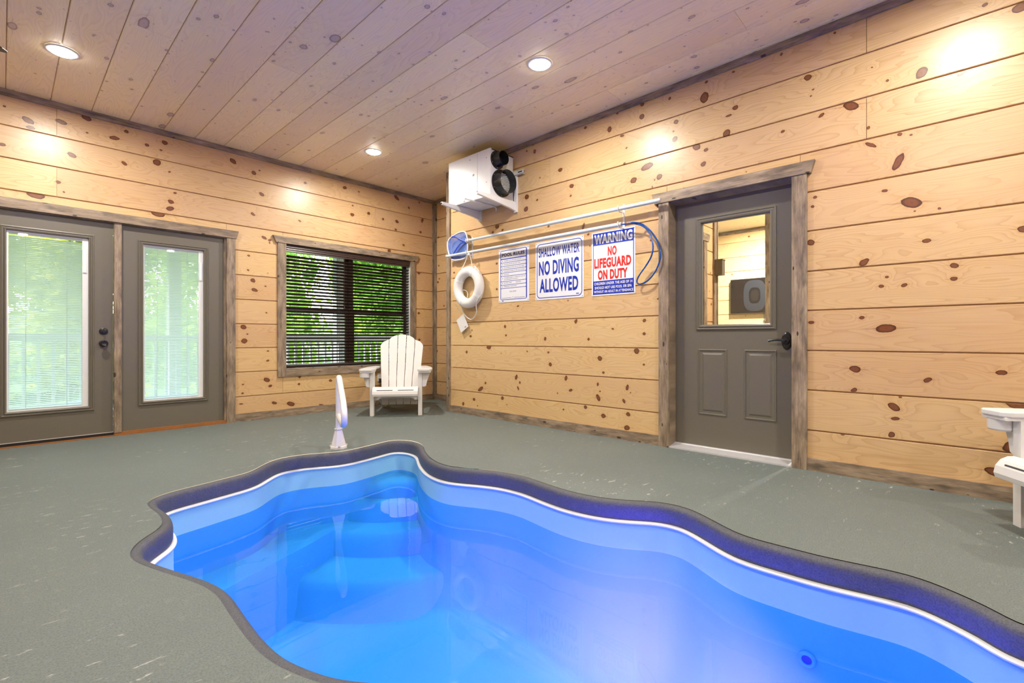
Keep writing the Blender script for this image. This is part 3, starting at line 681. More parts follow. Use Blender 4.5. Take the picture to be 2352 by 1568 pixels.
def knob(z, kind):
    Mx = Matrix.Translation((.242-(-.165)+.42-.0, z-.032, 0))
    if kind == 'deadbolt':
        r = obj('deadbolt', lathe(bmesh.new(), [(.033,0),(.032,.008),(.024,.013),(0,.014)], 28), M['black'], d1, smooth=True); r.matrix_local = Mx
        t_ = obj('thumb_turn', BX(-.006,.006,-.016,.016,.012,.030), M['black'], r, bevel=.003)
    else:
        r = obj('door_knob', lathe(bmesh.new(), [(.034,0),(.033,.010),(.016,.016),(.013,.035),(.027,.046),(.029,.058),(.022,.066),(.019,.064),(0,.062)], 28), M['black'], d1, smooth=True); r.matrix_local = Mx
knob(1.0, 'deadbolt'); knob(.885, 'knob')
obj('door_sweep', BX(0,.898,-.024,0,-.03,.004), M['black'], d1)
obj('sweep_edge', BX(0,.898,0,.005,-.002,.006), M['steel'], d1)
bm = bmesh.new(); box(bm, .736, 1.694, 0, .018, -.06, .018); box(bm, .736, 1.694, .018, .032, -.06, .004); box(bm, -.235, .736, 0, .007, -.06, .02)
o = obj('trim_sill', bm, M['oak'], mat=mb, bevel=.002, seg=1); tag(o, kind='structure')

# ------------------------------------------------------------------ window and wood blind
win = empty('window_1', mat=MBk(YB)); tag(win, kind='structure')
obj('jamb_liner', frame_ring(bmesh.new(), 2.318, 4.122, .56, 2.08, .012, -.17, 0), M['vinyl'], win)
obj('window_frame', frame_ring(bmesh.new(), 2.30, 4.14, .545, 2.09, .03, -.16, -.10), M['winframe'], win)
obj('mullion', BX(3.19,3.24,.575,2.06,-.17,-.09), M['winframe'], win)
for a, b_ in ((2.33,3.19),(3.24,4.11)):
    s = obj('lower_sash', frame_ring(bmesh.new(), a, b_, .575, 1.30, .04, -.135, -.105), M['winframe'], win)
    obj('pane', BX(a+.045, b_-.045, .615, 1.26, -.122, -.118), M['glass'], s)
    s = obj('upper_sash', frame_ring(bmesh.new(), a, b_, 1.255, 2.06, .04, -.165, -.137), M['winframe'], win)
    obj('pane', BX(a+.045, b_-.045, 1.295, 2.02, -.152, -.148), M['glass'], s)
    obj('sash_lock', BX((a+b_)/2-.03, (a+b_)/2+.03, 1.30, 1.315, -.135, -.108), M['winframe'], s)

bl = empty('wood_blind', mat=MBk(YB, 2.333, .572)); tag(bl, 'dark brown wooden slat blind hanging in the window', 'blind')
BW = 1.772
bm = bmesh.new(); prism(bm, [(0,-.004),(-.004,.012),(.004,.02),(.0,.034),(.005,.046),(.002,.060),(.006,.072),(.0,.078),(-.06,.078),(-.06,-.004)], 0, BW, axis=0)
v = obj('valance', bm, M['bronze'], bl); 
for vv in v.data.vertices: x, y, z = vv.co; vv.co = (x, 1.412+z, y)
n = 32; pitch = (1.385-.062)/n
sl = None
for i in range(n):
    if sl is None:
        bm = bmesh.new(); prof = [(-.025,-.0015),(-.012,-.0002),(0,.0004),(.012,-.0002),(.025,-.0015),(.025,.0012),(0,.0032),(-.025,.0012)]
        prism(bm, [(p, q_) for p, q_ in prof], 0, BW, axis=0)
        for vtx in bm.verts: x, y, z = vtx.co; vtx.co = (x, z, y)      # depth on z, thickness on y
        sl = obj('slat', bm, M['bronze'], bl, smooth=True); o = sl
    else:
        o = sl.copy(); C.objects.link(o); o.parent = bl
    o.matrix_local = Matrix.Translation((0, .075+i*pitch, -.035)) @ Matrix.Rotation(math.radians(-25), 4, 'X')
obj('bottom_rail', BX(0, BW, .022, .040, -.058, -.010), M['bronze'], bl, bevel=.004)
for f in (.075, .385, .53, .80, .945):
    bm = bmesh.new(); box(bm, BW*f-.0012, BW*f+.0012, .03, 1.41, -.0105, -.0085); box(bm, BW*f-.0012, BW*f+.0012, .03, 1.41, -.061, -.059)
    obj('ladder_cord', bm, M['bronze'], bl)
for f in (.425,.965):
    obj('pull_cord', tube(bmesh.new(), [(BW*f,1.41,-.006),(BW*f,.75,-.006)], .0014, 6), M['bronze'], bl)
    obj('tassel', lathe(bmesh.new(), [(.002,.03),(.008,.012),(.009,0),(0,-.002)], 12, Matrix.Translation((BW*f,.75,-.006)) @ Matrix.Rotation(-math.pi/2,4,'X')), M['bronze'], bl, smooth=True)

# ------------------------------------------------------------------ recessed lamps
LENS = emit('lamp_lens', (1,.93,.84,1), 45.)
lamp_proto = None
def downlight(x, y, label):
    global lamp_proto
    t = empty('recessed_light', (x, y, ZC(y)-.0005)); tag(t, label, 'ceiling light', 'recessed ceiling lights')
    if lamp_proto is None:
        a = obj('trim_ring', lathe(bmesh.new(), [(.098,.0),(.098,-.004),(.092,-.007),(.076,-.007),(.074,-.003)], 40), M['whitemetal'], t, smooth=True)
        c = obj('lens', lathe(bmesh.new(), [(.0755,-.004),(.071,-.013),(.055,-.021),(.03,-.025),(0,-.026)], 36), LENS, t, smooth=True)
        lamp_proto = (a, c)
    else:
        for s in lamp_proto: o = s.copy(); C.objects.link(o); o.parent = t
    L = bpy.data.lights.new('downlight', 'AREA'); L.shape = 'DISK'; L.size = .15; L.energy = LAMP_W; L.color = LAMP_COL; L.spread = math.radians(175)
    lo = bpy.data.objects.new('downlight', L); C.objects.link(lo); lo.location = (x, y, ZC(y)-.031)
downlight(.307, 4.853, 'round recessed ceiling light above the grey double doors')
downlight(2.89, 2.415, 'round recessed ceiling light over the pool, out from the closed grey door')
downlight(2.893, 4.876, 'round recessed ceiling light above the slatted window blind')
for x, y in ((.307,2.415),(.307,-.03),(2.89,-.03),(.307,-2.5),(2.89,-2.5)): downlight(x, y, 'round recessed ceiling light over the unseen half of the pool room')

# ------------------------------------------------------------------ ceiling fan (one blade tip shows)
fan = empty('ceiling_fan', (-.57, 4.19, 2.765)); tag(fan, 'dark ceiling fan with one blade tip reaching over the double doors', 'fan')
M['fan'] = plain('dark_fan_blade', srgb(38,42,34), .5)
obj('motor', lathe(bmesh.new(), [(0,-.09),(.05,-.09),(.10,-.06),(.12,0),(.10,.05),(.03,.08),(0,.08)], 28), M['fan'], fan, smooth=True)
obj('down_rod', lathe(bmesh.new(), [(.014,.07),(.014,.26),(.06,.27),(.065,.30),(0,.303)], 20), M['fan'], fan, smooth=True)
obj('light_bowl', lathe(bmesh.new(), [(.0,-.17),(.06,-.165),(.11,-.14),(.13,-.10),(.12,-.088)], 28), M['vinyl'], fan, smooth=True)
for k in range(4):
    bm = bmesh.new(); prism(bm, [(.12,-.03),(.22,-.06),(.50,-.075),(.60,-.06),(.645,-.02),(.65,.01),(.62,.05),(.50,.07),(.22,.06),(.12,.03)], -.004, .004)
    o = obj('blade', bm, M['fan'], fan, bevel=.003, seg=1); o.rotation_euler = (math.radians(9), 0, math.radians(24+90*k)); o.location = (0,0,-.005)

# ------------------------------------------------------------------ white garden chairs
def chair(label, loc, rz):
    t = empty('adirondack_chair', (*loc, 0), rz); tag(t, label, 'chair', 'white slatted garden chairs')
    W = M['white']
    for s in (-1, 1):
        obj('front_leg', BX(s*.285-.023, s*.285+.023, 0, .085, 0, .525), W, t, bevel=.004)
        # sloping side rail that ends as the rear leg
        bm = bmesh.new(); prism(bm, [(.02,.225),(.02,.315),(.10,.335),(.40,.235),(.80,.075),(.86,0),(.74,0),(.40,.135)], s*.245-.018, s*.245+.018, axis=0)
        obj('rear_leg', bm, W, t, bevel=.004)
        bm = bmesh.new(); a = s*.342
        prism(bm, [(a-.085,.02),(a-.085,-.055),(a-.06,-.075),(a+.06,-.075),(a+.085,-.04),(a+.085,.16),(a+.05,.40),(a+s*(-.04)+.03,.66),(a+s*(-.04)-.05,.66),(a-.07,.40)], .540, .568)
        ar = obj('arm', bm, W, t, bevel=.006)
        bm = bmesh.new(); prism(bm, [(a-.075,-.062),(a+.075,-.062),(a+.075,.16),(a+.04,.40),(a-.04,.40),(a-.075,.16)], .522, .540)
        obj('arm_rib', bm, W, ar, bevel=.003)
        # curved bracket under the arm, outside of the leg
        q = [(s*.308,.525),(s*.405,.525),(s*.385,.46),(s*.365,.40),(s*.358,.355),(s*.34,.345),(s*.308,.345)]
        bm = bmesh.new(); prism(bm, q, .02, .065, axis=1); obj('arm_bracket', bm, W, t, bevel=.003)
    obj('cup_holder', lathe(bmesh.new(), [(.046,.53),(.046,.47),(.040,.462),(0,.462)], 28, Matrix.Translation((-.368,-.012,0)) @ Matrix.Scale(1.25,4,(1,0,0))), W, t, smooth=True)
    # seat: a rolled front slat with two slots, then flat slats falling to the back
    bm = bmesh.new()
    prof = [(.012,.240),(-.022,.245),(-.030,.270),(-.022,.305),(.0,.335),(.03,.350),(.06,.352),(.06,.335),(.03,.332),(.012,.322),(-.004,.300),(-.010,.270)]
    prism(bm, [(y-.085, z) for y, z in prof], -.266, .266, axis=0); fs = obj('front_slat', bm, W, t, bevel=.002, seg=1)
    for x0, x1 in ((-.215,-.03),(.03,.215)):
        obj('slot', BX(x0, x1, -.102, -.092, .3125, .3205), M['slot'], fs)
    for k in range(5):
        y = -.020+k*.088; z = .350-k*.028
        bm = BX(-.262, .262, 0, .082, -.018, 0); o = obj('seat_slat', bm, W, t, bevel=.003); o.location = (0, y, z); o.rotation_euler = (-.31, 0, 0)
    # apron with an arched lower edge
    ap = [(-.262,.245),(.262,.245),(.262,.185),(.215,.185),(.195,.205),(.15,.212),(-.15,.212),(-.195,.205),(-.215,.185),(-.262,.185)]
    bm = bmesh.new(); prism(bm, ap, .03, .05, axis=1); obj('apron', bm, W, t, bevel=.002, seg=1)
    # fan back of five slats; base at (y .40, z .10), leaning back 24 degrees
    B = Matrix.Translation((0,.385,.085)) @ Matrix.Rotation(math.radians(-21), 4, 'X')
    x0s = [-.225,-.135,-.045,.045,.135]; g = .0035
    tops = [(.80,.895),(.925,.965),(.968,.968),(.965,.925),(.895,.80)]
    for i in range(5):
        def xx(f, z): # fan edge position f in 0..5
            wid = .225 + (.285-.225)*min(1, z/.80); return -wid + 2*wid*f/5
        lo, hi = i, i+1; pts = [(xx(lo,0)+g,0),(xx(hi,0)-g,0)]
        za, zb = tops[i]
        for z in (.2,.4,.6,.75): pts.append((xx(hi,z)-g, z))
        if i == 4: pts += [(xx(5,.8)-g,.80),(xx(4.9,.8),.825),(xx(4.6,.85),.865),(xx(4,.9)+g,.892)]
        elif i == 0: pts += [(xx(1,.9)-g,.892),(xx(.4,.85),.865),(xx(.1,.8),.825),(xx(0,.8)+g,.80)]
        elif i == 1: pts += [(xx(2,.95)-g,.960),(xx(1.6,.95),.948),(xx(1.2,.9),.918),(xx(1,.9)+g,.895)]
        elif i == 3: pts += [(xx(4,.9)-g,.895),(xx(3.8,.9),.918),(xx(3.4,.95),.948),(xx(3,.95)+g,.960)]
        else: pts += [(xx(3,.95)-g,.961),(xx(2.5,.95),.968),(xx(2,.95)+g,.961)]
        for z in (.75,.6,.4,.2): pts.append((xx(lo,z)+g, z))
        bm = bmesh.new(); prism(bm, pts, 0, .020, axis=1)
        o = obj('back_slat', bm, W, t, bevel=.002, seg=1); o.matrix_local = B
    for z, w in ((.36,.225),(.74,.26)):
        o = obj('back_batten', BX(-w, w, .021, .042, z-.032, z+.032), W, t, bevel=.003); o.matrix_local = B
    obj('rear_stretcher', BX(-.226,.226,.50,.52,.10,.16), W, t, bevel=.002, seg=1)
    return t
M['slot'] = plain('slot_shadow_gap', (.10,.095,.09,1), .8)
chair('white slatted garden chair in the corner under the window blind', (3.262, 4.985), math.radians(-39.7))
chair('white slatted garden chair by the bare plank wall past the closed grey door', (3.206, -.352), math.radians(212.7))

# ------------------------------------------------------------------ pool handrail
hx, hy = 1.966, 3.876
ex, ey = Vector((-.276,-.636)).normalized()
hr = empty('pool_handrail', (hx, hy, 0)); tag(hr, 'white looped pool handrail standing on the deck at the pool steps', 'handrail')
def HP(s, z): return Vector((ex*s, ey*s, z))
path = [HP(0,.10),HP(0,.25),HP(0,.40),HP(0,.52),HP(.015,.575),HP(.06,.602),HP(.13,.588),HP(.22,.556),HP(.36,.512),HP(.50,.468),HP(.60,.425),HP(.655,.375),HP(.645,.320),HP(.58,.290),HP(.46,.283),HP(.30,.279),HP(.15,.276),HP(.015,.273)]
obj('tube', tube(bmesh.new(), smooth_path(path, 6), .0235, 16), M['rail'], hr, smooth=True)
base = obj('base', lathe(bmesh.new(), [(0,.168),(.036,.168),(.036,.158),(.030,.155),(.064,.022),(.070,.018),(.072,.0),(0,.0)], 8), M['rail'], hr)
for k in range(4):
    a = math.pi/4+k*math.pi/2+.4
    obj('bolt', lathe(bmesh.new(), [(0,.012),(.007,.012),(.009,.006),(.009,0)], 10, Matrix.Translation((.064*math.cos(a),.064*math.sin(a),.018))), M['steel'], base, smooth=True)

# ------------------------------------------------------------------ dehumidifier on its wall bracket
dh = empty('dehumidifier', (3.72, 3.987, 2.449)); tag(dh, 'white metal dehumidifier box with two black duct collars, high on the plank wall', 'dehumidifier')
def W2(o, p=dh): o.matrix_parent_inverse = Matrix.Translation(-Vector(p.location)); return o
x0, x1, y0, y1, z0, z1 = 3.542, 3.895, 3.643, 4.330, 2.449, 2.954
cab = W2(obj('cabinet', BX(x0,x1,y0,y1,z0,z1), M['whitemetal'], dh, bevel=.004))
obj('access_panel', BX(x0-.0025,x0,y0+.20,y1-.01,z0+.01,z1-.01), M['whitemetal'], cab, bevel=.001, seg=1)
obj('end_flange', BX(x0+.006,x1-.004,y0-.003,y0,z0+.004,z1-.02), M['whitemetal'], cab, bevel=.001, seg=1)
obj('top_gasket', BX(x0+.02,x1,y0-.004,y0+.002,z1-.014,z1-.004), M['black'], cab)
for yy, zz, s_ in ((3.905,2.72,.014),(3.96,2.90,.005),(3.96,2.58,.005),(3.70,2.86,.004),(3.70,2.60,.004)):
    obj('panel_screw' if s_ < .01 else 'knockout', BX(x0-.004,x0-.0026,yy-s_,yy+s_,zz-s_*.8,zz+s_*.8), M['black'], cab)
def collar(cx, cz, rf, rc, ln):
    Mx = Matrix.Translation((cx, y0-.003, cz)) @ Matrix.Rotation(math.pi/2, 4, 'X')
    c = W2(obj('duct_collar', lathe(bmesh.new(), [(rc*.97,-.05),(rc*.97,ln),(rc,ln),(rc,.018),(rc*1.03,.010),(rf,.008),(rf,.0)], 44, Mx), M['black'], dh, smooth=True))
    for k in range(6):
        a = .5+k*math.pi/3; r_ = (rf+rc)/2
        obj('rivet', lathe(bmesh.new(), [(.004,.0),(.003,.003),(0,.004)], 8, Mx @ Matrix.Translation((r_*math.cos(a), r_*math.sin(a), .008))), M['steel'], c)
    return c
collar(3.640, 2.845, .097, .074, .105); c2 = collar(3.705, 2.610, .146, .124, .11)
obj('duct_shade_disc', lathe(bmesh.new(), [(.122,.0),(0,.0)], 32, Matrix.Translation((3.705, y0-.0045, 2.610)) @ Matrix.Rotation(math.pi/2,4,'X')), M['black'], cab)  # black discs paint the shade inside both duct openings
obj('duct_shade_disc', lathe(bmesh.new(), [(.073,.0),(0,.0)], 32, Matrix.Translation((3.640, y0-.004, 2.845)) @ Matrix.Rotation(math.pi/2,4,'X')), M['black'], cab)
for k in range(15):
    z = 2.610-.105+k*.015; hw = math.sqrt(max(1e-4, .118**2-(z-2.610)**2))
    obj('grille_fin', BX(3.705-hw, 3.705+hw, y0-.02, y0-.006, z-.0028, z+.0028), M['vinyl'], c2)
W2(obj('drain_rail', tube(bmesh.new(), [(3.40,3.90,2.40),(3.41,3.90,2.437),(3.60,3.90,2.437),(3.86,3.90,2.437),(3.885,3.90,2.43),(3.885,3.90,2.40)], .008, 8), M['whitemetal'], dh, smooth=True))
W2(obj('power_cord', tube(bmesh.new(), smooth_path([(3.62,4.335,2.84),(3.62,4.40,2.80),(3.63,4.43,2.68),(3.65,4.42,2.56),(3.68,4.335,2.48)], 6), .005, 8), M['black'], dh, smooth=True))
wb = empty('wall_bracket', (3.90, 3.9, 2.40)); tag(wb, 'white steel support bracket with two shelf arms under the dehumidifier', 'bracket')
for y in (3.612, 4.190):
    bm = bmesh.new(); prism(bm, [(3.335,2.415),(3.335,2.440),(3.903,2.440),(3.903,2.345),(3.80,2.365)], y-.003, y+.003, axis=1)
    a = W2(obj('arm_web', bm, M['whitemetal'], wb), wb)
    obj('arm_flange', BX(3.335,3.903,y-.003,y+.032,2.440,2.4445), M['whitemetal'], a)
    bm = bmesh.new(); prism(bm, [(3.335,2.413),(3.80,2.363),(3.903,2.343),(3.903,2.347),(3.80,2.367),(3.335,2.417)], y-.003, y+.022, axis=1)
    obj('arm_lip', bm, M['steel'], a)
    W2(obj('upright', BX(3.897,3.922,y-.02,y+.02,2.33,2.79), M['whitemetal'], wb, bevel=.002, seg=1), wb)
bm = bmesh.new(); box(bm, 3.880,3.884,3.475,4.36,2.735,2.775); box(bm, 3.880,3.905,3.475,4.36,2.773,2.777); box(bm, 3.880,3.905,3.475,4.36,2.733,2.737)
st = W2(obj('strut_rail', bm, M['whitemetal'], wb), wb)
obj('strut_slot', BX(3.8785,3.8802,3.495,3.555,2.749,2.761), M['black'], st)

# ------------------------------------------------------------------ signs
def text_bm(s, u0, u1, v0, v1, w, bold=.03):
    cu = bpy.data.curves.new('lettering', 'FONT'); cu.body = s; cu.offset = bold; cu.resolution_u = 3; cu.space_character = 1.08
    o = bpy.data.objects.new('lettering', cu); C.objects.link(o); bpy.context.view_layer.update()
    dg = bpy.context.evaluated_depsgraph_get(); me = bpy.data.meshes.new_from_object(o.evaluated_get(dg))
    bpy.data.objects.remove(o, do_unlink=True); bpy.data.curves.remove(cu)
    bm = bmesh.new(); bm.from_mesh(me); bpy.data.meshes.remove(me)
    xs = [v.co.x for v in bm.verts]; ys = [v.co.y for v in bm.verts]
    a, b_, c, d = min(xs), max(xs), min(ys), max(ys)
    for v in bm.verts:
        v.co = (u0+(v.co.x-a)/(b_-a)*(u1-u0), v0+(v.co.y-c)/(d-c)*(v1-v0), w)
    return bm
def rrect(u0, u1, v0, v1, r, n=5):
    out = []
    for cx, cy, a0 in ((u1-r,v0+r,-90),(u1-r,v1-r,0),(u0+r,v1-r,90),(u0+r,v0+r,180)):
        for k in range(n+1):
            a = math.radians(a0+90*k/n); out.append((cx+r*math.cos(a), cy+r*math.sin(a)))
    return out
def flat(pts, w):
    bm = bmesh.new(); bm.faces.new([bm.verts.new((x, y, w)) for x, y in pts]); return bm
def ringflat(a, b_, w):
    bm = bmesh.new(); A = [bm.verts.new((x,y,w)) for x, y in a]; B_ = [bm.verts.new((x,y,w)) for x, y in b_]; n = len(A)
    for i in range(n): bm.faces.new((A[i], A[(i+1)%n], B_[(i+1)%n], B_[i]))
    return bm
def sign(name, label, Y0, z0, W, Hh):
    t = empty(name, mat=MR(XR-.0015, Y0, z0)); tag(t, label, 'sign')
    p = obj('panel', BX(0,W,0,Hh,0,.003), M['signwhite'], t)
    for u in (.014, W-.014):
        for v in (.014, Hh-.014): obj('screw', lathe(bmesh.new(), [(.0045,0),(.003,.002),(0,.0025)], 8, Matrix.Translation((u,v,.003))), M['black'], p)
    return t
def put(t, Hh, W, s, u0, u1, f0, f1, m, bold=.03, w=.0046):
    return obj('lettering', text_bm(s, u0*W, u1*W, Hh*(1-f1), Hh*(1-f0), w, bold), m, t)
W, Hh = .464, .604
s1 = sign('pool_rules_sign', 'white and blue POOL RULES notice with a list of small lines', 3.890, 1.343, W, Hh)
obj('border', flat(rrect(.06*W,.935*W,.045*Hh,.975*Hh,.022), .0036), M['signblue'], s1)
seps = [.187,.252,.317,.381,.443,.506,.603,.671,.734]
tops = [.036]+[s+.009 for s in seps]; bots = [.178]+[s for s in seps[1:]]+[.945]
for a, b_ in zip(tops, bots):
    obj('cell', flat(rrect(.082*W,.905*W,Hh*(1-b_),Hh*(1-a),.006,3), .0041), M['signwhite'], s1)
put(s1, Hh, W, 'POOL RULES', .115, .86, .080, .142, M['navy'], .045)
lines = [('WARNING: NO LIFEGUARD ON DUTY',.19,.75,0),('SHOWER BEFORE ENTERING POOL',.19,.73,1),('NO ANIMALS IN POOL OR ON POOL DECK',.19,.85,2),('NO FOOD OR DRINK IN POOL OR ON DECK',.19,.86,3),('NO DIVING',.19,.35,4)]
for s_, a, b_, k in lines: put(s1, Hh, W, s_, a, b_, seps[k]+.026, seps[k]+.047, M['navy'], .0)
put(s1, Hh, W, 'CHILDREN UNDER 13 YEARS OLD MUST BE', .19, .875, seps[5]+.026, seps[5]+.046, M['navy'], .0)
put(s1, Hh, W, 'ACCOMPANIED BY AN ADULT', .19, .655, seps[5]+.058, seps[5]+.078, M['navy'], .0)
put(s1, Hh, W, 'BATHING LOAD', .19, .44, seps[6]+.026, seps[6]+.047, M['navy'], .0); put(s1, Hh, W, 'PERSONS', .58, .745, seps[6]+.026, seps[6]+.047, M['navy'], .0)
put(s1, Hh, W, 'EMERGENCY ASSISTANCE', .19, .605, seps[7]+.022, seps[7]+.043, M['navy'], .0)
put(s1, Hh, W, 'POOL HOURS', .375, .59, .793, .813, M['navy'], .0)
put(s1, Hh, W, 'TO', .455, .495, .905, .92, M['navy'], .0)
for k in range(8):
    f = seps[k]+.036 if k != 5 else seps[5]+.045
    obj('bullet', flat([(W*.14+.005*math.cos(a*.7854), Hh*(1-f)+.005*math.sin(a*.7854)) for a in range(8)], .0046), M['navy'], s1)
for a, b_ in ((.11,.43),(.52,.87)): obj('rule_line', flat([(a*W,Hh*(1-.923)),(b_*W,Hh*(1-.923)),(b_*W,Hh*(1-.918)),(a*W,Hh*(1-.918))], .0046), M['navy'], s1)
obj('maker_mark', flat([(.11*W,.018*Hh),(.17*W,.018*Hh),(.17*W,.032*Hh),(.11*W,.032*Hh)], .0036), M['signblue'], s1)
W, Hh = .619, .612
s2 = sign('no_diving_sign', 'white square sign reading SHALLOW WATER NO DIVING ALLOWED in blue letters', 3.333, 1.340, W, Hh)
obj('border', ringflat(rrect(.028*W,.972*W,.028*Hh,.965*Hh,.045), rrect(.040*W,.960*W,.040*Hh,.953*Hh,.040), .0036), M['signblue'], s2)
put(s2, Hh, W, 'SHALLOW WATER', .072, .92, .105, .265, M['signblue'], .02); put(s2, Hh, W, 'NO DIVING', .077, .908, .335, .580, M['signblue'], .03); put(s2, Hh, W, 'ALLOWED', .092, .897, .640, .878, M['signblue'], .03)
obj('maker_mark', flat([(.855*W,.062*Hh),(.91*W,.062*Hh),(.91*W,.075*Hh),(.855*W,.075*Hh)], .0036), M['signblue'], s2)
W, Hh = .466, .610
s3 = sign('lifeguard_sign', 'blue, white and red WARNING NO LIFEGUARD ON DUTY sign', 2.618, 1.340, W, Hh)
obj('border', flat(rrect(.03*W,.97*W,.02*Hh,.98*Hh,.004,2), .0036), M['signblue'], s3)
obj('cell', flat(rrect(.045*W,.955*W,.232*Hh,.790*Hh,.004,2), .0041), M['signwhite'], s3)
put(s3, Hh, W, 'WARNING', .062, .942, .040, .190, M['signwhite'], .05); put(s3, Hh, W, 'NO', .385, .59, .245, .392, M['signred'], .05)
put(s3, Hh, W, 'LIFEGUARD', .062, .915, .415, .572, M['signred'], .05); put(s3, Hh, W, 'ON DUTY', .15, .835, .600, .755, M['signred'], .05)
put(s3, Hh, W, 'CHILDREN UNDER THE AGE OF 14', .06, .94, .790, .832, M['signwhite'], .03); put(s3, Hh, W, 'SHOULD NOT USE POOL OR SPA', .075, .925, .855, .897, M['signwhite'], .03); put(s3, Hh, W, 'WITHOUT AN ADULT IN ATTENDANCE', .055, .955, .918, .957, M['signwhite'], .03)

# ------------------------------------------------------------------ poles, net, hose
M['pole'] = plain('pale_blue_grey_aluminium', srgb(205,216,220), .3, noise_amt=.03)
XP = XR-.085
def pole(name, label, p0, p1):
    (ya, za, _), (yb, zb, _) = onX(*p0, XP), onX(*p1, XP); zz = (za+zb)/2
    t = empty(name, (XP, (ya+yb)/2, zz)); tag(t, label, 'pole'); h = abs(ya-yb)/2
    obj('shaft', lathe(bmesh.new(), [(0,-h),(.0155,-h),(.0155,0),(.0155,.02),(.0185,.021),(.0185,h),(0,h)], 20, Matrix.Rotation(math.pi/2,4,'X')), M['pole'], t, smooth=True)
    for y in (-h, h): obj('end_cap', lathe(bmesh.new(), [(0,-.014),(.017,-.014),(.020,-.008),(.020,.012),(.017,.014),(0,.014)], 18, Matrix.Translation((0,y,0)) @ Matrix.Rotation(math.pi/2,4,'X')), M['steel'], t, smooth=True)
    return t, zz, ya, yb
p1_, z1p, yA, yB_ = pole('skimmer_pole', 'upper long pale pole with a blue skimmer net on its end', (1072,551), (1514,462.5))
obj('collar', lathe(bmesh.new(), [(.016,0),(.022,.005),(.022,.03),(.016,.035)], 18, Matrix.Translation((0,(yA-yB_)/2-.02,0)) @ Matrix.Rotation(math.pi/2,4,'X')), M['whitemetal'], p1_, smooth=True)
p2_, z2p, yC_, yD_ = pole('hose_pole', 'lower long pale pole with a blue hose looped from its end', (1027,588), (1425,515.8))
# flat skimmer net in a plane that leans out from the wall
m, nt, b = newmat('blue_net'); b.inputs['Base Color'].default_value = srgb(40,92,178)
tc = N(nt, 'ShaderNodeTexCoord'); wv_ = noise(nt, tc.outputs['Object'], 9., 2)
nt.links.new(ramp(nt, wv_, [(.40, srgb(36,92,178)[:3]), (.62, srgb(96,128,200)[:3])]), b.inputs['Base Color'])
ts = N(nt, 'ShaderNodeBsdfTransparent'); mx = N(nt, 'ShaderNodeMixShader'); mx.inputs[0].default_value = .22
nt.links.new(b.outputs[0], mx.inputs[1]); nt.links.new(ts.outputs[0], mx.inputs[2]); nt.links.new(mx.outputs[0], nt.nodes['Material Output'].inputs[0]); M['netblue'] = m
NM = Matrix.Translation((XP+.032, yA+.02, z1p-.005)) @ Matrix.Rotation(math.radians(2), 4, 'Z') @ Matrix.Scale(1.2, 4, (0,1,0)) @ Matrix.Scale(1.08, 4, (0,0,1))
npts = [(0,.0,0),(0,.012,.07),(0,.045,.12),(0,.13,.125),(0,.25,.09),(0,.300,.04),(0,.295,-.06),(0,.245,-.165),(0,.14,-.185),(0,.03,-.17),(0,.0,-.09)]
hoop = smooth_path(npts, 5, True)
def NT(o): o.matrix_parent_inverse = Matrix(); o.matrix_local = Matrix.Translation(-Vector(p1_.location)) @ NM; return o
nf = NT(obj('net_frame', tube(bmesh.new(), hoop, .008, 8, True), M['whitemetal'], p1_, smooth=True))
bm = bmesh.new(); cpt = Vector((-.005,.15,-.02)); rg = [[bm.verts.new(p.lerp(cpt, f)+Vector((.025*math.sin(f*1.5), 0, 0))) for p in hoop] for f in (0,.25,.5,.75)]
cv = bm.verts.new(cpt+Vector((.026,0,0))); k = len(hoop)
for a, b_ in zip(rg, rg[1:]):
    for i in range(k): bm.faces.new((a[i], a[(i+1)%k], b_[(i+1)%k], b_[i]))
for i in range(k): bm.faces.new((rg[-1][i], rg[-1][(i+1)%k], cv))
NT(obj('net_mesh', bm, M['netblue'], p1_, smooth=True))
bm = bmesh.new(); tube(bm, smooth_path([(-.006,.0,0),(-.008,.08,.03),(-.008,.18,.085),(0,.25,.09)], 5), .006, 8); tube(bm, smooth_path([(-.006,.0,0),(-.008,.10,-.01),(-.008,.19,-.09),(0,.245,-.165)], 5), .006, 8)
M['netarm'] = plain('blue_net_handle', srgb(20,70,190), .35); NT(obj('net_yoke', bm, M['netarm'], p1_, smooth=True))
bm = bmesh.new(); tube(bm, [(0,.03,0),(-.03,-.05,0)], .013, 12); NT(obj('net_socket', bm, M['netarm'], p1_, smooth=True))
# hangers
for px, lab in ((1085,'white pole hanger on the plank wall above the life ring'),(1433,'white pole hanger on the plank wall above the red and blue warning sign')):
    y = onX(px, 500, XR)[0]; t = empty('pole_hanger', (XR, y, 1.93)); tag(t, lab, 'hanger')
    obj('strip', BX(-.004,0,-.010,.010,-.02,.235), M['whitemetal'], t)
    for zz in (z2p, z1p):
        zl = zz-1.93
        obj('hook', tube(bmesh.new(), smooth_path([(-.002,0,zl-.02),(-.05,0,zl-.026),(-.085,0,zl-.026),(-.108,0,zl-.014),(-.110,0,zl+.012),(-.104,0,zl+.022)], 4), .005, 8), M['whitemetal'], t, smooth=True)
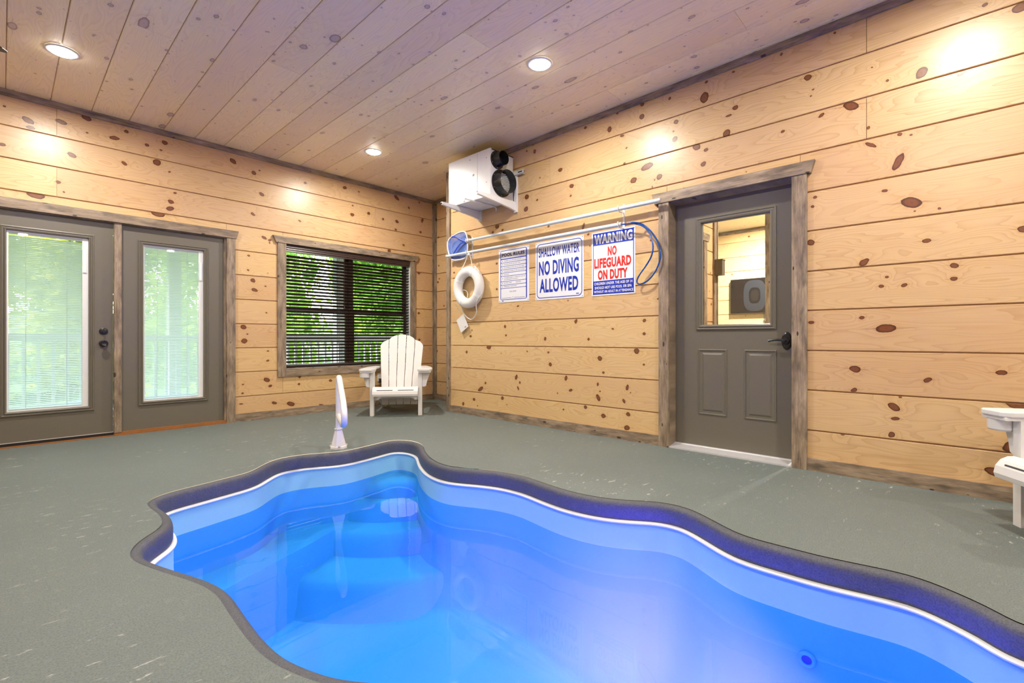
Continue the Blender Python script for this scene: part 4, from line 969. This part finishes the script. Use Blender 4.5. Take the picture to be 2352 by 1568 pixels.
# hose
HS = [(1425,516),(1440,513.5),(1457,511),(1475.5,515),(1494,530),(1509,552),(1516,574),(1515,599),(1505,623),(1490,642),(1475.5,651),(1466,651.5),(1463,644),(1470,629),(1485,608),(1496,588),(1500,567),(1496,547),(1487,528),(1472,517),(1452,513),(1432,515)]
pts = []
for i, (px, py) in enumerate(HS):
    xw = XP-.01 if i < 3 else (XR-.05 if i < 15 else XR-.075)
    y, z, _ = onX(px, py, xw); pts.append((xw, y, z))
hs_ = obj('blue_hose', tube(bmesh.new(), smooth_path(pts, 6), .0068, 10), M['hose'], smooth=True); tag(hs_, 'thin blue hose hanging in a loop between the warning sign and the grey door', 'hose')

# ------------------------------------------------------------------ life ring
lr = empty('life_ring', mat=MR(XR-.072, 4.335, 1.548)); tag(lr, 'white life ring with rope hanging from the lower pole', 'life ring')
bm = bmesh.new(); R0, rt = .192, .060
lathe(bm, [(R0+rt*math.cos(a), rt*.95*math.sin(a)) for a in [2*math.pi*i/20 for i in range(20)]], 56, close=True)
obj('ring', bm, M['white'], lr, smooth=True)
for k in range(4):
    a = math.radians(45+90*k+14)
    bm = bmesh.new(); n = 24; w_ = .028; A = []
    for s in (-1, 1):
        A.append([bm.verts.new(Matrix.Rotation(a+s*w_/R0*.5*1.0, 4, 'Z') @ Vector((R0+(rt+.0022)*math.cos(2*math.pi*i/n), 0, (rt*.95+.0022)*math.sin(2*math.pi*i/n)))) for i in range(n)])
    for i in range(n): bm.faces.new((A[0][i], A[0][(i+1)%n], A[1][(i+1)%n], A[1][i]))
    bmesh.ops.recalc_face_normals(bm, faces=bm.faces[:]); obj('band', bm, M['vinyl'], lr, smooth=True)
rp = []
for k in range(4):
    a0 = 59+90*k
    for f, e in ((0,.258),(.25,.285),(.5,.30 if k != 3 else .315),(.75,.285)):
        a = math.radians(a0+90*f); rr = e
        rp.append((rr*math.cos(a), rr*math.sin(a)-(.02 if f == .5 and k in (2,) else 0), .005))
rope = [(-.10,-.225,.03),(-.095,-.30,.0),(-.06,-.36,-.03),(0,-.385,-.04),(.07,-.36,-.03),(.12,-.30,-.02),(.135,-.25,0),(.16,-.20,.02),(.19,-.16,.03),(.235,-.11,.02),(.25,-.06,.01),(.225,-.07,.0)]
obj('grab_rope', tube(bmesh.new(), smooth_path(rope, 5), .0055, 8), M['rope'], lr, smooth=True)
rope = [(.10,.215,.03),(.14,.235,.03),(.185,.20,.03),(.215,.165,.02),(.205,.13,.0)]
obj('grab_rope', tube(bmesh.new(), smooth_path(rope, 5), .0055, 8), M['rope'], lr, smooth=True)
rope = [(-.135,-.02,-.03),(-.10,-.03,-.045),(-.075,-.07,-.055),(-.08,-.12,-.045),(-.11,-.15,-.03)]
obj('grab_rope', tube(bmesh.new(), smooth_path(rope, 5), .0055, 8), M['rope'], lr, smooth=True)
zp = z2p-1.548
for ux in ((-.135,.19),(.085,.225)):
    obj('hanging_cord', tube(bmesh.new(), smooth_path([(ux[0],ux[1],.02),(ux[0]*.5+.02,(ux[1]+zp)/2,.014),(.045,zp-.005,.040)], 4), .005, 8), M['rope'], lr, smooth=True)
obj('cord_knot', lathe(bmesh.new(), [(0,-.015),(.012,-.008),(.014,0),(.012,.008),(0,.015)], 12, Matrix.Translation((.045,zp-.030,.032))), M['rope'], lr, smooth=True)
obj('printed_label', text_bm('WARNING', -.045, .055, -.212, -.200, .0595, 0.), plain('grey_print', (.35,.35,.37,1), .6), lr)
tg = empty('instruction_card', mat=MR(XR-.035, 4.49, 1.118)); tag(tg, 'small white instruction card hanging from the life ring rope', 'card')
o = obj('card', BX(-.075,.075,-.09,.09,-.004,.004), M['white'], tg, bevel=.002, seg=1); o.rotation_euler = (0,0,math.radians(30))
o2 = obj('print_patch', flat([(.015,-.075),(.045,-.075),(.045,-.06),(.015,-.06)], .0046), plain('grey_print_patch', (.3,.3,.32,1), .6), o)
obj('string', tube(bmesh.new(), smooth_path([(-.04,.085,0),(-.045,.13,.01),(-.055,.19,.03),(-.06,.235,.06)], 4), .002, 6), M['rope'], tg, smooth=True)

# ------------------------------------------------------------------ outlet behind the chair
ot = empty('wall_outlet', mat=MBk(YB-.001, 3.605, .395)); tag(ot, 'white wall outlet plate under the window, behind the chair arm', 'outlet')
pp = obj('plate', BX(-.036,.036,-.057,.057,0,.006), M['vinyl'], ot, bevel=.003)
for z in (-.02,.02): obj('socket', BX(-.016,.016,z-.012,z+.012,.006,.008), M['white'], pp)
ad = obj('power_adapter', BX(-.03,.04,-.075,-.018,.009,.055), M['black'], mat=MBk(YB-.001, 3.615, .395), bevel=.004); tag(ad, 'black power adapter plugged into the outlet behind the chair', 'adapter')
cd = obj('adapter_cord', tube(bmesh.new(), smooth_path([(3.62,YB-.05,.32),(3.62,YB-.06,.25),(3.60,YB-.05,.16),(3.56,YB-.04,.10),(3.50,YB-.05,.02)], 5), .003, 6), M['black'], smooth=True); tag(cd, 'thin black cord running down from the power adapter', 'cord')

# ------------------------------------------------------------------ room behind the hall door
XH = 9.9
rowsH = [(a, b_) for a, b_ in rowsR]
make_wall('wall_hall_far', MR(XH), -6.2, -.5, rowsH)
make_wall('wall_hall_left', MBk(2.19), 4.15, 5.93, rowsH, holes=[(4.75,5.57,0,2.06)])
make_wall('wall_hall_right', MR(7.66), -2.07, 0.2, rowsH)
make_wall('wall_hall_near', ML(4.13), -.4, .83, rowsH)
make_wall('wall_hall_side', MF(-.35), -7.7, -4.1, rowsH)
hf = obj('floor_hall', BX(4.10,10.1,-.5,6.3,-.05,.0), M['floor']); tag(hf, kind='structure'); hf.location.z = -.001
hc = obj('ceiling_hall', BX(4.05,10.1,-.5,6.3,3.06,3.10), M['ceiling']); tag(hc, kind='structure')
tb(MR(XH), -6.2, -.5, 2.99, 3.06, 0, .02); tb(MR(7.66), -2.10, -2.04, 0, 3.06, -.02, .02, True); tb(MBk(2.19), 5.86, 5.95, 0, 3.06, 0, .022, True); tb(ML(5.95), 2.16, 2.26, 0, 3.06, -.01, .012, True)
tb(MBk(2.19), 5.55, 5.64, 0, 2.06, 0, .022, True); tb(MBk(2.19), 4.68, 4.77, 0, 2.06, 0, .022, True); header(MBk(2.19), 4.62, 5.71, 4.65, 5.67, 2.06, 2.15)
d4 = empty('door_4', mat=MBk(2.235, 4.76, .01)); tag(d4, kind='structure')
M['pinedoor'] = pine('pine_door', randknots=.2, late=(.66,.42,.2,1))
obj('slab', BX(0,.80,0,2.04,-.04,-.006), M['pinedoor'], d4)
for u in (.10,.43):
    for v0, v1 in ((.22,.80),(.95,1.52),(1.64,1.92)):
        obj('raised_panel', prism_panel(u, u+.27, v0, v1), M['pinedoor'], d4).location = (0,0,-.006)
tv = empty('wall_television', mat=MR(XH-.03, 0, 0)); tag(tv, 'dark flat television on the far plank wall, seen through the grey door pane', 'television')
ya, za, _ = onX(1679, 643, XH-.05); yb, zb, _ = onX(1755, 717.5, XH-.05)
ua, ub = -ya, -ya+1.05
obj('body', BX(ua, ub, zb, za, 0, .045), M['black'], tv, bevel=.006)
m, nt, b = newmat('screen_painted_reflection'); b.inputs['Roughness'].default_value = .12
tc = N(nt, 'ShaderNodeTexCoord'); mp = N(nt, 'ShaderNodeMapping', vector_type='TEXTURE'); nt.links.new(tc.outputs['Object'], mp.inputs[0])
mp.inputs['Location'].default_value = (ua+.44, (za+zb)/2, 0); mp.inputs['Scale'].default_value = (.20,.30,1)
sx = N(nt, 'ShaderNodeSeparateXYZ'); nt.links.new(mp.outputs[0], sx.inputs[0])
pw = lambda v: math_n(nt, 'POWER', math_n(nt, 'ABSOLUTE', v), 3.)
rr = math_n(nt, 'ADD', pw(sx.outputs[0]), pw(sx.outputs[1]))
nt.links.new(ramp(nt, rr, [(.0,(.018,.016,.014)),(.12,(.008,.008,.009)),(.14,(.024,.026,.030)),(.92,(.024,.026,.030)),(1.,(.012,.010,.009))]), b.inputs['Base Color'])  # rounded grey rings paint a reflection into the screen colour
obj('screen', BX(ua+.012, ub-.012, zb+.012, za-.012, .045, .047), m, tv)
obj('pull_cord', tube(bmesh.new(), smooth_path([(ua+.60,zb,.02),(ua+.60,zb-.14,.02),(ua+.585,zb-.18,.02),(ua+.60,zb-.21,.02),(ua+.615,zb-.18,.02),(ua+.602,zb-.14,.02)], 4), .006, 6), M['black'], tv, smooth=True)
wbx = empty('hall_wall_box', (5.905, 2.165, 1.78)); tag(wbx, 'small grey box on the corner post inside the hall', 'wall box')  # plain grey box with a cap, use not known
M['greybox'] = plain('grey_box', srgb(96,92,84), .5)
obj('body', BX(-.04,.05,-.085,0,-.09,.09), M['greybox'], wbx, bevel=.01); obj('cap', BX(-.045,.055,-.09,.005,.085,.10), M['greybox'], wbx, bevel=.004)
for x, y in ((8.75,2.47),(6.0,.75)):
    t = empty('hall_light', (x, y, 3.0599)); tag(t, 'round recessed light in the ceiling of the hall behind the grey door', 'ceiling light', 'hall ceiling lights')
    for s in lamp_proto: o = s.copy(); C.objects.link(o); o.parent = t
    L = bpy.data.lights.new('hall_downlight', 'AREA'); L.shape = 'DISK'; L.size = .15; L.energy = LAMP_W*(8 if x > 8 else 2.5); L.color = LAMP_COL
    lo = bpy.data.objects.new('hall_downlight', L); C.objects.link(lo); lo.location = (x, y, 3.029)

# ------------------------------------------------------------------ outdoors
M['deckgrey'] = plain('grey_porch_paint', srgb(176,184,184), .6, noise_amt=.06)
M['soffit'] = plain('porch_soffit', srgb(150,132,104), .7)
pf = obj('floor_porch', BX(-5, 9, YB+.17, 8.6, -.12, -.03), M['deckgrey']); tag(pf, kind='structure')
pr = obj('ceiling_porch', BX(-5, 9, YB+.12, 8.9, 2.75, 2.9), M['soffit']); tag(pr, kind='structure')
for i, x in enumerate((-.81, 1.73, 4.27)):
    t = empty('porch_post', (x, 8.42, -.03)); tag(t, 'square pale grey porch post beyond the window and doors', 'post', 'porch posts')
    obj('shaft', BX(-.075,.075,-.075,.075,0,2.78), M['deckgrey'], t, bevel=.005, seg=1); obj('foot', BX(-.095,.095,-.095,.095,0,.12), M['deckgrey'], t)
rl = empty('porch_railing', (1.7, 8.28, 0)); tag(rl, 'pale grey porch railing with upright balusters outside', 'railing')
for z0, z1 in ((.90,.985),(.06,.12)): obj('rail', BX(-6,7,-.045,.045,z0,z1), M['deckgrey'], rl)
bal = None
for k in range(96):
    x = -6+.13*k+.06
    if bal is None: bal = obj('baluster', BX(-.016,.016,-.016,.016,.12,.90), M['deckgrey'], rl); o = bal
    else: o = bal.copy(); C.objects.link(o); o.parent = rl
    o.location = (x, 0, 0)
M['grass'] = plain('hillside_grass', (.09,.17,.035,1), .9, noise_amt=.4, nscale=3)
bm = bmesh.new(); gv = {}
for i in range(25):
    for j in range(17):
        x, y = -30+i*3, 8.7+j*2.8
        gv[i,j] = bm.verts.new((x, y, -1.2+.085*(y-8.7)+.35*math.sin(x*.35)+.25*math.sin(y*.5+x*.2)))
for i in range(24):
    for j in range(16): bm.faces.new((gv[i,j], gv[i+1,j], gv[i+1,j+1], gv[i,j+1]))
g = obj('ground', bm, M['grass'], smooth=True); tag(g, kind='structure')
def leafmat(name, c1, c2):
    m, nt, b = newmat(name); oi = N(nt, 'ShaderNodeTexCoord'); f = noise(nt, oi.outputs['Object'], 1.6, 3)
    col = mixc(nt, f, c1, c2); nt.links.new(col, b.inputs['Base Color']); b.inputs['Roughness'].default_value = .5
    tr = N(nt, 'ShaderNodeBsdfTranslucent'); nt.links.new(col, tr.inputs[0]); mx = N(nt, 'ShaderNodeMixShader'); mx.inputs[0].default_value = .55
    nt.links.new(b.outputs[0], mx.inputs[1]); nt.links.new(tr.outputs[0], mx.inputs[2]); nt.links.new(mx.outputs[0], nt.nodes['Material Output'].inputs[0]); return m
LM = [leafmat('leaf_light', (.30,.50,.05,1), (.52,.66,.10,1)), leafmat('leaf_mid', (.20,.42,.04,1), (.40,.58,.09,1)), leafmat('leaf_yellow', (.45,.52,.07,1), (.70,.68,.15,1))]
M['bark'] = plain('tree_bark', (.10,.075,.055,1), .9, noise_amt=.3, nscale=12)
rt_ = random.Random(11)
def crown(seed, n, rx, rz):
    r = random.Random(seed); bm = bmesh.new()
    cl = [Vector((r.gauss(0,.45)*rx, r.gauss(0,.45)*rx, r.uniform(-.9,.9)*rz)) for _ in range(26)]
    for _ in range(n):
        c = r.choice(cl); p = c+Vector((r.gauss(0,.28)*rx*.6, r.gauss(0,.28)*rx*.6, r.gauss(0,.28)*rz*.5))
        s = r.uniform(.06,.13); a = Vector((r.gauss(0,1),r.gauss(0,1),r.gauss(0,.6))).normalized(); b_ = a.cross(Vector((r.gauss(0,1),r.gauss(0,1),r.gauss(0,1)))).normalized()
        bm.faces.new([bm.verts.new(p+a*s), bm.verts.new(p+b_*s*.6), bm.verts.new(p-a*s), bm.verts.new(p-b_*s*.6)])
    return bm
labs = ['leafy light green tree beyond the porch railing', 'leafy mid green tree beyond the porch railing', 'leafy yellow green tree beyond the porch railing']
protos = []
spots = [(x+ (2.1 if j%2 else 0), 12.2+4.4*j) for j in range(4) for x in [-9.5+4.3*i for i in range(6)]]
spots_old = [(-6.5,13.5),(-4.2,11.6),(-2.4,14.5),(-1.1,11.9),(.6,14.8),(1.9,12.0),(3.4,14.2),(4.9,12.2),(6.4,14.6),(8.0,12.6),(9.6,15.5),(11.5,13.0),(-8.5,17),(-3,19),(2,19.5),(7,19),(12,18.5),(4.5,23),(14,23),(10,23.5)]
for i, (x, y) in enumerate(spots):
    k = i % 3; gz = -1.2+.085*(y-8.7)
    t = empty('leafy_tree', (x, y, gz-.3)); tag(t, labs[k], 'tree', labs[k]+'s')
    if len(protos) < 3:
        tr_ = obj('trunk', tube(bmesh.new(), [(0,0,0),(.05,.02,1.5),(-.05,.05,3.2),(.06,0,5.0)], lambda f: .13-.09*f, 8), M['bark'], t, smooth=True)
        cr = obj('crown', crown(40+k, 7000, 1.3, 2.9), LM[k], t); tag(cr, kind='stuff'); cr.location = (0,0,3.3); protos.append((tr_, cr))
    else:
        for s in protos[k]:
            o = s.copy(); C.objects.link(o); o.parent = t
        t.rotation_euler = (0,0,rt_.uniform(0,6)); sc = rt_.uniform(.95,1.15); t.scale = (sc,sc,sc)
